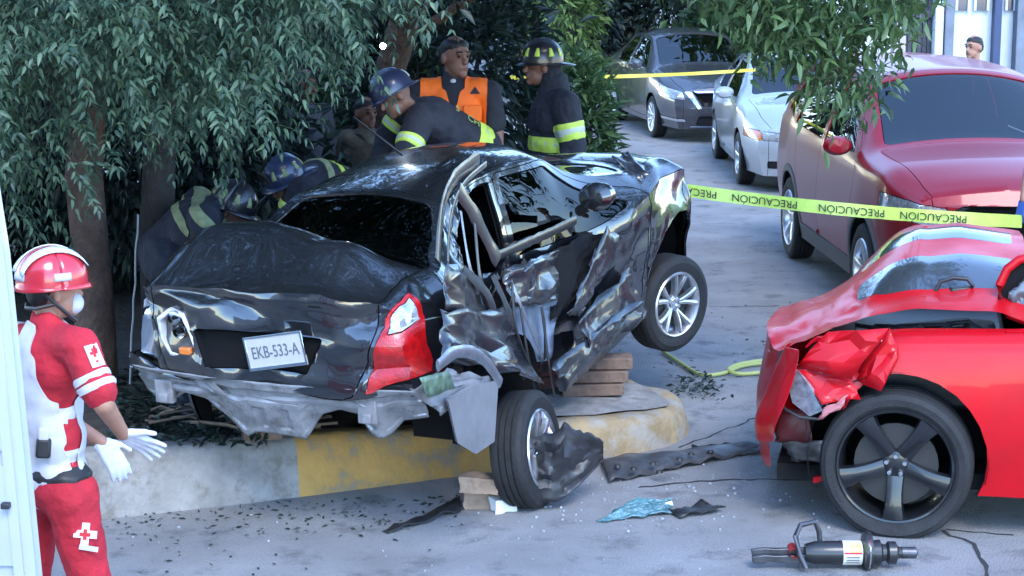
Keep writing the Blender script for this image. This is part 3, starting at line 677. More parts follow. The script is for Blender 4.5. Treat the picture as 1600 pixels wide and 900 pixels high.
C_('roof', ('top',), 'top', [(-.95, -.56), (.16, -.57), (.16, .57), (-.95, .56)])
C_('windshield', ('top',), 'top', rpoly([(.85, -.72), (.22, -.56), (.22, .56), (.85, .72)], .08))
C_('rear_window', ('top',), 'top', rpoly([(-1.8, -.66), (-1.02, -.53), (-1.02, .53), (-1.8, .66)], .08))
C_('hood', ('top', 'tumble', 'fcap'), 'top', rpoly([(.92, -.80), (2.5, -.66), (2.5, .66), (.92, .80)], .08))
for s2 in (-1, 1): C_('stripe' if s2 > 0 else 'striper', ('top',), 'top', rpoly([(.98, s2*.13), (.98, s2*.52), (1.60, s2*.50), (1.82, s2*.38), (1.82, s2*.15)], .05))
def CD(p, hood=False):
    x, y, z = p; q = Vector(p)
    if hood:                                   # the hood has folded up in the middle
        t = float(np.interp(x, [.92, 1.25, 1.42, 2.15], [.80, 1, .96, .0])); t = t*t*(3-2*t) if x > 1.42 else t; a = float(np.interp(y, [-.8, -.3, .3, .8], [.29, .29, .20, .03]))
        q.z += a*t; q.z += .012*nz((x, y, 0), 3.5, 3)*t; e = float(sstep((x-1.5)/.5)); q.z += e*(.045*ridged((x, y*.5, 0), 3, 8)-.02); q.x -= .10*e
        q.z += .05*float(sstep((x-.9)/.2))*float(sstep((y-.5)/.3)); h = float(sstep((x-1.85)/.3)); q.z -= .03*h
        return q
    e = float(sstep((x-1.55)/.55))                # nose crushed rearward and up
    if e > 0 and z > .25:
        q.x -= e*(.16+.10*(z-.5)); k = e*float(sstep((z-.45)/.3))
        q.y += k*(.10*ridged(p, 3.4, 4)-.05)*(1 if y > 0 else -1); q.z += k*.07*nz(p, 5, 6); q.x += k*.08*nz(p, 4, 12)
    return q
CDh = lambda p: CD(p, True)
PN = lambda k, name, mat, d=CD, **kw: panel(bm, LP, ID[k], name, mat, CH, d, **kw)
panel(bm, LP, 0, 'body', redpaint, CH, CD)
hd = PN('hood', 'hood', redpaint, CDh, gap=0, lip=.0); [PN(k_, 'hood_stripe', stripe, CDh, inset=-.0005, gap=0, lip=0) for k_ in ('stripe', 'striper')]
for s2 in (-1, 1):
    pass
dl = PN('door', 'door', redpaint); PN('fender', 'fender', redpaint); PN('doorr', 'door', redpaint); PN('fenderr', 'fender', redpaint); PN('wfr', 'side_window', glass, inset=.01, lip=0); PN('roof', 'roof', redpaint)
PN('windshield', 'windshield', glass, inset=.006, lip=0); PN('rear_window', 'rear_window', darkglass, inset=.006, lip=0); PN('wf', 'side_window', glass, inset=.01, lip=0)
skip = {ID[k] for k in ('windshield', 'wf', 'wfr', 'hole', 'hood', 'stripe', 'striper', 'rear_window', 'bumper', 'front')}
inner_shell(bm, LP, skip, CH, CD); bm.free()
seats(CH, (0, -.8), .4, .35)
darkrim = pm('satin black alloy', (.022, .023, .027), .28, metal=.5, coat=.5, nscale=10, namt=.3)
wheel(CH, (1.52, .84, .345), .365, .25, .280, 5, 'wide', darkrim, 1, (0, 0, R(-4)), .95, flat=.02)
wheel(CH, (1.52, -.84, .345), .365, .25, .280, 5, 'wide', darkrim, -1); wheel(CH, (-1.52, .84, .365), .365, .25, .280, 5, 'wide', darkrim, 1); wheel(CH, (-1.52, -.84, .365), .365, .25, .280, 5, 'wide', darkrim, -1)
for ax in (-1.52, 1.52):
    for s2 in (1, -1): arch_liner(CH, ax, .375, .43, s2*.93, s2*.50)
m = MB(); m.box((0, 0, .25), (4.2, 1.6, .08)); m.build('floor_pan', black, CH)
# engine bay: dark blocks, hoses, strut bar
eng = pm('engine bay parts', (.02, .021, .024), .5, nscale=20, namt=.6)
m = MB(); m.box((1.45, 0, .70), (.9, 1.2, .3)); m.build('engine_block', eng, CH, bevel=.03)
m = MB(); m.box((1.35, .45, .90), (.42, .25, .10), rot=(0, .1, .2)); m.build('engine_cover', eng, CH, bevel=.03)
m = MB(); m.lathe([(.001, .06), (.07, .06), (.08, .03), (.08, -.05)], 16, TR((1.15, .55, .93), (R(90), 0, 0))); m.build('reservoir', eng, CH)
for k in range(4):
    m = MB(); m.tube([(1.0+.15*k, .72-.05*k, .90), (1.2+.12*k, .6, 1.0-.02*k), (1.45+.1*k, .45, .93), (1.75, .3+.1*k, .86)], .012, 7); m.build('hose', eng, CH)
bpy.context.view_layer.update()
q = lambda px, py, v=.93: PL(CH, px, py, 1, v)
# bumper skin hanging off the front corner
rows = []
for (a, b, va, vb) in (((1226, 538), (1254, 545), .72, .98), ((1204, 580), (1238, 588), .70, 1.0), ((1188, 622), (1224, 636), .68, 1.0), ((1172, 655), (1214, 668), .70, 1.02), ((1182, 690), (1214, 690), .72, 1.0)):
    A, B = q(*a, va), q(*b, vb); Cn = A+(A-B)*.2+Vector((-.28, -.55, 0)); rows.append([Cn.lerp(A, t)+Vector((.03*math.sin(t*3), 0, 0)) for t in (0, .33, .66, 1)]+[A.lerp(B, t)+Vector((.02*math.sin(9*t+A.z*12), .02*math.sin(math.pi*t), 0)) for t in (.33, .66, 1)])
m = MB(); m.grid(rows); o = m.build('front_bumper', redpaint, CH, angle=60, thick=.006); o['label'] = 'bumper cover torn loose and hanging from the front corner'
md = o.modifiers.new('sub', 'SUBSURF'); md.levels = md.render_levels = 2
# folded front of the left fender
for c4, sd in (([(1240, 575), (1290, 520), (1388, 512), (1330, 592)], 1), ([(1330, 592), (1388, 512), (1402, 560), (1372, 612)], 2), ([(1240, 575), (1330, 592), (1345, 622), (1285, 632)], 3)):
    crumple_sheet('fender_fold', [q(*c4[0], .90), q(*c4[1], .93), q(*c4[2], .96), q(*c4[3], .99)], (4, 4), .06, redpaint, CH, sd+40, .004, .006, 5.5, ang=12)
m = MB(); pts = [q(1228, 583, .90), q(1245, 580, .93), q(1268, 610, .97), q(1283, 640, .97), q(1265, 648, .93), q(1240, 628, .90)]
m.add([p for p in pts]+[p+Vector((-.02, -.10, .01)) for p in pts], [tuple(range(6)), tuple(range(11, 5, -1))]+[(i, (i+1) % 6, 6+(i+1) % 6, 6+i) for i in range(6)]); m.build('headlamp', pm('scuffed headlamp', (.25, .28, .32), .12, metal=.2, coat=1, nscale=25, namt=.5), CH, bevel=.008)
crumple_sheet('headlamp_bracket', [q(1284, 640, .97), q(1325, 618, .98), q(1312, 640, .98), q(1275, 658, .97)], (5, 5), .02, pm('pink primed bracket', (.45, .16, .17), .5), CH, 7, .004, .008)
crumple_sheet('grille_support', [q(1215, 640, .75), q(1265, 640, .8), q(1270, 700, .8), q(1210, 690, .75)], (6, 6), .03, pm('dark red inner plastic', (.10, .012, .014), .5), CH, 9, .004, .01)
m = MB(); m.tube([q(1210, 625, .85), q(1228, 640, .9), q(1250, 652, .92), q(1280, 655, .93)], .008, 6); m.build('wire', plastic, CH)
crumple_sheet('splash_shield', [q(1222, 690, .85), q(1290, 690, .9), q(1290, 726, .9), q(1236, 720, .85)], (6, 6), .02, plastic, CH, 3, .004, .01)
crumple_sheet('radiator_support', [(1.80, -.7, .35), (1.80, .72, .35), (1.74, .72, .85), (1.74, -.7, .85)], (12, 8), .05, eng, CH, 12, .01, .01)
# broken scoop on the hood
m = MB(); m.tube([q(1462, 455, .52), q(1470, 440, .52), q(1490, 434, .52), q(1512, 436, .52), q(1520, 446, .52), q(1516, 458, .52)], .011, 8); m.build('hood_vent', plastic, CH)
m = MB(); m.box(q(1502, 452, .50), (.12, .06, .03), rot=(0, .1, .3)); m.build('hood_vent', plastic, CH, bevel=.01)
# rimmed hood opening by the windshield, its dark depth put in as a black sheet
ring = [(1640, 505), (1605, 503), (1578, 492), (1562, 470), (1562, 445), (1574, 420), (1592, 406), (1612, 400), (1640, 402)]
m = MB(); pr_ = [q(*p_, .62) for p_ in ring]; m.tube(pr_, .022, 10); m.build('hood_opening_rim', redpaint, CH)
m = MB(); cq = q(1615, 452, .60); m.add([p_+Vector((-.004, -.012, 0)) for p_ in pr_], [tuple(range(9))]); m.build('opening_dark_sheet', black, CH, False)
crumple_sheet('engine_scrap', [q(1572, 462, .64), q(1605, 430, .64), q(1640, 440, .64), q(1610, 498, .64)], (8, 8), .04, pm('grey torn metal', (.12, .13, .15), .35, metal=.6), CH, 31, .004, .01, 10)
# mirror on the left door
m = MB(); m.lathe([(.001, .05), (.06, .045), (.085, 0), (.07, -.06), (.001, -.08)], 16, TR((.55, 1.02, 1.02), (0, 0, R(90))) @ Matrix.Diagonal((1.35, 1, .85, 1))); m.build('mirror', redpaint, CH)

# ---------------------------------------------------------------- parked cars
def parked(name, label, loc, rzd, S, paint, W_, rad=.31, rim=.2, spokes=5, style='single', wb=1.3, arch=.36, clad=None, grp='cars parked along the street', step=.06, sc_=1.0):
    root = empty(name, loc, (0, 0, R(rzd))); tag(root, label, 'car', grp)
    bm, L_, LP = car_bm(S, step); ID = {}
    def C_(k, *a, **kw):
        ID.setdefault(k, len(ID)+1); cut(bm, L_, LP, ID[k], *a, **kw)
    wx = S['x'][1]
    for sgn, t in ((-1, 'r'), (1, 'l')):
        for nm, poly in W_['doors'].items(): C_(nm+t, ST2, 'side', rpoly(poly, .05), side=sgn)
        for nm, poly in W_['glass'].items(): C_(nm+t, ('tumble',), 'side', rpoly(poly, .03), side=sgn)
    C_('roof', ('top',), 'top', W_['roof'])
    C_('windshield', ('top',), 'top', rpoly(W_['ws'], .07)); C_('rear_window', ('top',), 'top', rpoly(W_['rw'], .07))
    C_('hood', ('top', 'fcap'), 'top', rpoly(W_['hood'], .08))
    for nm, polys in W_['end'].items():
        for pl in polys: C_(nm, ('fcap', 'side', 'tumble'), 'end', rpoly(pl, W_.get('er', .02)), xr=(wx-W_.get('wrap', .35), wx+1))
    for sgn in (-1, 1):
        for ax in (-wb, wb):
            if clad: C_('cladding', ('side',), 'side', circ(ax, rad, arch+.06), side=sgn)
    if clad:
        for sgn in (-1, 1): C_('cladding', ('side',), 'side', [(S['x'][0], .1), (S['x'][1]-.25, .1), (S['x'][1]-.25, .38), (S['x'][0], .38)], side=sgn)
    for sgn in (-1, 1):
        for ax in (-wb, wb): C_('hole', ('side',), 'side', circ(ax, rad, arch), side=sgn)
    pn = lambda k, nm, mat, **kw: panel(bm, LP, ID[k], nm, mat, root, None, **kw) if k in ID else None
    panel(bm, LP, 0, 'body', paint, root)
    for k in ID:
        if k[:-1] in W_['doors']: pn(k, 'door', paint)
        elif k[:-1] in W_['glass']: pn(k, 'side_window', glass, inset=.008, lip=0)
    pn('roof', 'roof', paint, gap=.001); pn('windshield', 'windshield', glass, inset=.008, lip=0); pn('rear_window', 'rear_window', glass, inset=.008, lip=0); pn('hood', 'hood', paint)
    for nm in W_['end']:
        mt = W_['endmat'][nm]; pn(nm, nm.rstrip('0123456789'), mt[0], inset=mt[1], lip=mt[2])
    if clad: pn('cladding', 'wheel_arch_cladding', clad, inset=-.006)
    skip = {v for k, v in ID.items() if k in ('windshield', 'rear_window', 'hole') or k[:-1] in W_['glass']}
    inner_shell(bm, LP, skip, root); bm.free()
    yw = S['ym'][len(S['ym'])//2][1]-.11
    for ax in (-wb, wb):
        for s2 in (-1, 1):
            wheel(root, (ax, s2*yw, rad), rad, .2, rim, spokes, style, alloy, s2, spin=.3+ax, nuts=False); arch_liner(root, ax, rad, arch+.01, s2*(yw+.08), s2*(yw-.3))
    m = MB(); m.box((0, 0, .26), (wb*2+1, 1.4, .06)); m.build('floor_pan', black, root)
    seats(root, (.1, -.8), .37, W_.get('sz', .45))
    m = MB(); m.box((W_['ws'][0][0]-.15, 0, W_.get('dash', .92)), (.35, 1.3, .12)); m.build('dashboard', plastic, root, bevel=.03)
    mx, mz = W_['mirror']
    for s2 in (-1, 1):
        m = MB(); y = s2*(S['ys'][len(S['ys'])//2][1]+.10); m.lathe([(.001, .05), (.06, .045), (.085, 0), (.075, -.05), (.001, -.07)], 14, TR((mx, y, mz), (0, 0, R(-90))) @ Matrix.Diagonal((1.3, 1, .85, 1))); m.build('mirror', paint, root)
    root.scale = (sc_,)*3; return root
maroon = pm('dark red metallic paint', (.24, .005, .014), .3, metal=.1, spec=.3, coat=.35, nscale=60, namt=.1)
silver = pm('pale silver metallic paint', (.46, .49, .52), .32, metal=.55, coat=1, nscale=60, namt=.08)
greyp = pm('dark grey metallic paint', (.055, .055, .065), .3, metal=.4, coat=1, nscale=60, namt=.1)
cladm = pm('grey arch cladding', (.10, .10, .105), .6)
grille = pm('black grille', (.008, .008, .009), .4)
platem = pm('white plate', (.6, .6, .6), .4, nscale=60, namt=.3)
SUV = dict(x=(-2.2, 2.12), bulge=(.2, .12), sig=.06, tb=.025,
  zt=[(-2.2, 1.35), (-2.1, 1.63), (-1.6, 1.74), (-.5, 1.78), (.35, 1.72), (1.12, 1.26), (1.7, 1.20), (2.05, 1.10), (2.12, 1.04)],
  zc=[(-2.2, 1.25), (-2.1, 1.55), (-1.6, 1.65), (-.5, 1.69), (.3, 1.64), (1.1, 1.20), (1.7, 1.14), (2.05, 1.04), (2.12, .98)],
  yc=[(-2.2, .62), (-1.6, .63), (.3, .64), (1.1, .76), (1.7, .76), (2.12, .64)],
  zs=[(-2.2, 1.14), (-1.5, 1.14), (0, 1.09), (1.1, 1.08), (1.7, 1.05), (2.12, .92)], ys=[(-2.2, .80), (-1.5, .88), (1.2, .89), (1.8, .86), (2.12, .74)],
  zm=[(-2.2, .7), (2.2, .66)], ym=[(-2.2, .84), (-1.5, .915), (1.2, .92), (1.8, .89), (2.12, .78)], zb=[(-2.2, .32), (-1.5, .24), (1.8, .24), (2.12, .22)], yb=[(-2.2, .78), (-1.5, .86), (1.5, .86), (2.12, .72)],
  pf=[(.2, .0), (.5, .06), (.95, .04), (1.05, -.02)])
parked('red_suv', 'dark red parked SUV with grey arch cladding behind the caution tape', (3.50, 15.7, 0), -87, SUV, maroon, dict(
  doors=dict(fd=[(-.2, .36), (.9, .36), (1.0, .95), (.97, 1.16), (.28, 1.60), (-.2, 1.64)], rd=[(-.2, .36), (-.2, 1.64), (-1.2, 1.60), (-1.45, 1.2), (-1.4, .9), (-.95, .5), (-.9, .36)]),
  glass=dict(a=[(.85, 1.15), (.27, 1.56), (-.15, 1.60), (-.15, 1.13)], b=[(-.25, 1.14), (-.25, 1.60), (-1.1, 1.57), (-1.3, 1.17)], c=[(-1.42, 1.20), (-1.2, 1.55), (-1.55, 1.52), (-1.85, 1.25)]),
  roof=[(-2.0, -.60), (.3, -.61), (.3, .61), (-2.0, .60)], ws=[(1.1, -.70), (.38, -.60), (.38, .60), (1.1, .70)], rw=[(-2.19, -.55), (-2.06, -.55), (-2.06, .55), (-2.19, .55)],
  hood=[(1.16, -.76), (2.6, -.62), (2.6, .62), (1.16, .76)],
  end=dict(grille=[[(-.52, .52), (.52, .52), (.62, .86), (.45, .95), (-.45, .95), (-.62, .86)]], headlamp1=[[(.60, .80), (.95, .86), (.95, .99), (.56, .93)]], headlamp2=[[(-.60, .80), (-.95, .86), (-.95, .99), (-.56, .93)]],
           lower_grille=[[(-.6, .28), (.6, .28), (.65, .40), (-.65, .40)]], plate=[[(-.18, .52), (.18, .52), (.18, .64), (-.18, .64)]], chrome_strip1=[[(.50, .72), (.78, .76), (.78, .785), (.50, .745)]], chrome_strip2=[[(-.50, .72), (-.78, .76), (-.78, .785), (-.50, .745)]]),
  endmat=dict(grille=(grille, .03, -.02), headlamp1=(lens, .004, .02), headlamp2=(lens, .004, .02), lower_grille=(grille, .02, -.02), plate=(platem, -.03, .02), chrome_strip1=(chrome, -.006, .01), chrome_strip2=(chrome, -.006, .01)),
  wrap=.45, mirror=(.85, 1.2), dash=1.16, sz=.65), rad=.35, rim=.235, wb=1.34, arch=.40, clad=cladm, step=.055, sc_=1.05)
SED = dict(x=(-2.18, 2.08), bulge=(.2, .1), sig=.055, tb=.02,
  zt=[(-2.18, 1.06), (-1.65, 1.13), (-.95, 1.44), (-.3, 1.50), (.25, 1.45), (1.05, 1.03), (1.55, .96), (1.95, .84), (2.08, .76)],
  zc=[(-2.18, 1.02), (-1.65, 1.08), (-.95, 1.37), (-.2, 1.42), (.22, 1.38), (1.02, .99), (1.55, .90), (2.08, .72)],
  yc=[(-2.18, .62), (-1.65, .66), (-.95, .57), (.25, .58), (1.02, .70), (1.55, .69), (2.08, .55)],
  zs=[(-2.18, .96), (-1.5, .98), (0, .93), (1.05, .90), (1.6, .84), (2.08, .66)], ys=[(-2.18, .72), (-1.6, .81), (1.1, .83), (1.7, .79), (2.08, .65)],
  zm=[(-2.2, .62), (2.2, .58)], ym=[(-2.18, .76), (-1.5, .845), (1.2, .85), (1.7, .82), (2.08, .70)], zb=[(-2.2, .30), (-1.5, .2), (1.8, .2), (2.08, .2)], yb=[(-2.18, .7), (-1.5, .79), (1.5, .79), (2.08, .64)],
  pf=[(.2, .02), (.45, .06), (.65, .02), (.8, -.03)])
SW = dict(doors=dict(fd=[(-.29, .27), (.84, .27), (.95, .80), (.92, .96), (.24, 1.36), (-.29, 1.39)], rd=[(-.29, .27), (-.29, 1.39), (-.80, 1.36), (-1.2, 1.08), (-1.15, .75), (-.82, .42), (-.78, .27)]),
  glass=dict(a=[(.78, .97), (.24, 1.33), (-.24, 1.36), (-.24, .965)], b=[(-.34, .965), (-.34, 1.36), (-.76, 1.33), (-1.1, 1.08), (-1.08, .99)]),
  roof=[(-.9, -.54), (.22, -.55), (.22, .55), (-.9, .54)], ws=[(1.0, -.64), (.29, -.54), (.29, .54), (1.0, .64)], rw=[(-1.6, -.6), (-1.0, -.52), (-1.0, .52), (-1.6, .6)],
  hood=[(1.08, -.70), (2.6, -.56), (2.6, .56), (1.08, .70)], mirror=(.72, 1.02), wrap=.42)
parked('grey_sedan', 'dark grey parked sedan with chrome grille trim, farthest up the street', (2.62, 29.0, 0), -81, SED, greyp, dict(SW,
  end=dict(grille=[[(-.34, .52), (.34, .52), (.46, .72), (-.46, .72)]], chrome_trim1=[[(.34, .48), (.40, .48), (.58, .72), (.48, .72)]], chrome_trim2=[[(-.34, .48), (-.40, .48), (-.58, .72), (-.48, .72)]],
           headlamp1=[[(.56, .60), (.90, .64), (.86, .80), (.60, .72)]], headlamp2=[[(-.56, .60), (-.90, .64), (-.86, .80), (-.60, .72)]], lower_grille=[[(-.42, .26), (.42, .26), (.38, .38), (-.38, .38)]], plate=[[(-.17, .40), (.17, .40), (.17, .52), (-.17, .52)]],
           fog_trim1=[[(.56, .30), (.84, .32), (.84, .36), (.56, .34)]], fog_trim2=[[(-.56, .30), (-.84, .32), (-.84, .36), (-.56, .34)]], chrome_bar=[[(-.42, .70), (.42, .70), (.46, .73), (-.46, .73)]], badge=[circ(0, .625, .065, 12)], bumper_trim=[[(-.5, .225), (.5, .225), (.5, .25), (-.5, .25)]]),
  endmat=dict(grille=(grille, .03, -.02), chrome_trim1=(chrome, -.008, .012), chrome_trim2=(chrome, -.008, .012), headlamp1=(lens, .003, .02), headlamp2=(lens, .003, .02), lower_grille=(grille, .02, -.02), plate=(platem, -.03, .02), fog_trim1=(chrome, -.008, .012), fog_trim2=(chrome, -.008, .012), chrome_bar=(chrome, -.012, .012), badge=(chrome, -.02, .02), bumper_trim=(chrome, -.008, .012))), rad=.30, rim=.21, spokes=6, style='double', wb=1.3, arch=.345)
SIL = dict(SED, zt=[(-2.18, 1.0), (-1.65, 1.06), (-.9, 1.34), (-.2, 1.38), (.25, 1.34), (1.0, .98), (1.55, .90), (1.95, .78), (2.08, .70)])
parked('silver_sedan', 'pale silver sedan with amber corner lamps, parked behind the red SUV', (3.46, 23.6, 0), -90, SED, silver, dict(SW,
  end=dict(grille=[[(-.22, .60), (-.02, .60), (-.02, .68), (-.2, .68)], [(.02, .60), (.22, .60), (.2, .68), (.02, .68)], [(-.2, .50), (.2, .50), (.2, .57), (-.2, .57)]], headlamp1=[[(.40, .585), (.66, .60), (.66, .70), (.42, .68)]], headlamp2=[[(-.40, .585), (-.66, .60), (-.66, .70), (-.42, .68)]],
           corner_lamp1=[[(.67, .60), (.9, .62), (.9, .71), (.67, .70)]], corner_lamp2=[[(-.67, .60), (-.9, .62), (-.9, .71), (-.67, .70)]], lower_grille=[[(-.22, .28), (.22, .28), (.22, .38), (-.22, .38)], [(.34, .29), (.60, .29), (.60, .37), (.34, .37)], [(-.34, .29), (-.60, .29), (-.60, .37), (-.34, .37)]]),
  endmat=dict(grille=(grille, .03, -.02), headlamp1=(lens, .003, .02), headlamp2=(lens, .003, .02), corner_lamp1=(amber, .003, .02), corner_lamp2=(amber, .003, .02), lower_grille=(grille, .02, -.02))), rad=.31, rim=.19, spokes=5, wb=1.3, arch=.35)
# ---------------------------------------------------------------- people
def caps_mesh(prims):
    m = MB()
    for p in prims:
        if p[0] == 'c':
            _, a, b, r0, r1 = p[:5]; a, b = Vector(a), Vector(b); d = b-a; ln = max(d.length, 1e-4); s, u, w = frame_to(d); v = []; n = 12; rings = []
            for t in np.linspace(-math.pi/2+.25, 0, 4): rings.append((math.sin(t)*r0, r0*math.cos(t)))
            for t in np.linspace(0, math.pi/2-.25, 4): rings.append((ln+math.sin(t)*r1, r1*math.cos(t)))
            fl = p[5] if len(p) > 5 else 1
            for h, r_ in rings:
                for k in range(n): t = 2*math.pi*k/n; v.append(a+w*h+s*math.cos(t)*r_+u*math.sin(t)*r_*fl)
            q = len(rings); m.add(v, [(i*n+k, i*n+(k+1) % n, (i+1)*n+(k+1) % n, (i+1)*n+k) for i in range(q-1) for k in range(n)]+[tuple(range(n-1, -1, -1)), tuple((q-1)*n+k for k in range(n))])
        else:
            _, c, rad, M = p; v = []; n, q = 16, 9; c = Vector(c)
            for i in range(q):
                t = -math.pi/2+.12+(math.pi-.24)*i/(q-1)
                for k in range(n):
                    a = 2*math.pi*k/n; v.append(c+M @ Vector((rad[0]*math.cos(t)*math.cos(a), rad[1]*math.cos(t)*math.sin(a), rad[2]*math.sin(t))))
            m.add(v, [(i*n+k, i*n+(k+1) % n, (i+1)*n+(k+1) % n, (i+1)*n+k) for i in range(q-1) for k in range(n)]+[tuple(range(n-1, -1, -1)), tuple((q-1)*n+k for k in range(n))])
    return m
TEX = {}
def clouds(sz):
    if sz not in TEX:
        t = bpy.data.textures.new('folds%g' % sz, 'CLOUDS'); t.noise_scale = sz; t.noise_depth = 3; TEX[sz] = t
    return TEX[sz]
def blob(name, prims, vox, mat, parent, smooth=4, wr=0, wsz=.08):
    m = caps_mesh(prims); me = bpy.data.meshes.new('t'); me.from_pydata([tuple(p) for p in m.v], [], m.f); o = bpy.data.objects.new('t', me); COL.objects.link(o)
    a = o.modifiers.new('r', 'REMESH'); a.mode = 'VOXEL'; a.voxel_size = vox
    s = o.modifiers.new('s', 'SMOOTH'); s.iterations = smooth; s.factor = .5
    if wr:
        d = o.modifiers.new('d', 'DISPLACE'); d.texture = clouds(wsz); d.strength = wr; d.mid_level = .5; d.texture_coords = 'LOCAL'
    dg = bpy.context.evaluated_depsgraph_get(); ev = o.evaluated_get(dg); nm = bpy.data.meshes.new_from_object(ev); nm.name = name
    bpy.data.objects.remove(o); bpy.data.meshes.remove(me); nm.materials.clear()
    return link(name, nm, mat, parent, True, 0)
def peel(src, name, mat, parent, pred, off=.006):
    """cloth trim: the faces of a garment that satisfy pred, lifted off it"""
    me = src.data; bm = bmesh.new(); bm.from_mesh(me); bm.normal_update()
    dele = [f for f in bm.faces if not pred(f.calc_center_median(), f.normal)]
    for v in bm.verts: v.co += v.normal*off
    bmesh.ops.delete(bm, geom=dele, context='FACES')
    for v in [v for v in bm.verts if not v.link_faces]: bm.verts.remove(v)
    if not bm.faces: bm.free(); return None
    for _ in range(8):
        mv = {}
        for v in bm.verts:
            be = [e for e in v.link_edges if len(e.link_faces) == 1]
            if len(be) == 2: mv[v] = v.co*.4+(be[0].other_vert(v).co+be[1].other_vert(v).co)*.3
        for v, c_ in mv.items(): v.co = c_
    r = bmesh.ops.extrude_edge_only(bm, edges=[e for e in bm.edges if len(e.link_faces) == 1])
    for g in r['geom']:
        if isinstance(g, bmesh.types.BMVert): g.co -= g.normal*off*1.6 if g.normal.length else Vector()
    return frombm(name, bm, mat, parent, True, 50)
def along(c, a, b):
    d = b-a; return (c-a).dot(d)/d.length_squared, ((c-a)-d*((c-a).dot(d)/d.length_squared)).length
skin_a = pm('skin tan', (.34, .17, .115), .55, nscale=14, namt=.12); skin_b = pm('skin brown', (.20, .095, .065), .55, nscale=14, namt=.15)
hairm = pm('black hair', (.012, .011, .012), .6); whitecloth = pm('white cloth', (.50, .50, .55), .8, nscale=10, namt=.08)
redcloth = pm('red uniform cloth', (.42, .012, .028), .85, nscale=9, namt=.18, bump=.9, bscale=13)
navy = pm('navy turnout cloth', (.016, .018, .030), .85, nscale=14, namt=.35, bump=1, bscale=14); navyshirt = pm('navy shirt', (.016, .017, .026), .85)
lime = pm('lime reflective tape', (.55, .72, .10), .5, nscale=25, namt=.12, emit=(.5, .7, .1), estr=.0); silverband = pm('silver reflective strip', (.50, .55, .50), .4)
orange = pm('orange vest cloth', (.95, .15, .008), .7, nscale=10, namt=.1); tan = pm('faded olive band', (.24, .26, .13), .7, nscale=20, namt=.3)
def hand(pr, w, d, up, s=1.0, curl=.25, spread=.10, thumb=1, lens_=(.072, .08, .075, .06)):
    """palm + four fingers + thumb; d along the hand, up = back-of-hand normal"""
    d = Vector(d).normalized(); up = (Vector(up)-d*Vector(up).dot(d)).normalized(); sx = d.cross(up)
    pl = w+d*.085*s
    for k in range(4): o = (k-1.5)*.021*s; pr.append(('c', w+sx*o*.7+d*.012*s, pl+sx*o, .015*s, .0125*s))
    for k in range(4):
        o = (k-1.5)*.021*s; a = pl+sx*o; dd = (d+sx*(k-1.5)*spread).normalized(); e1 = a+(dd*math.cos(curl)-up*math.sin(curl))*lens_[k]*.55*s; e2 = e1+(dd*math.cos(curl*2.2)-up*math.sin(curl*2.2))*lens_[k]*.55*s
        pr.append(('c', a, e1, .0105*s, .0095*s)); pr.append(('c', e1, e2, .0095*s, .008*s))
    t0 = w+d*.02*s-sx*.028*s*thumb; t1 = t0+(d*.7-sx*thumb*.7)*.045*s; t2 = t1+(d*.92-sx*thumb*.38)*.035*s
    pr.append(('c', t0, t1, .015*s, .012*s)); pr.append(('c', t1, t2, .0115*s, .0095*s))
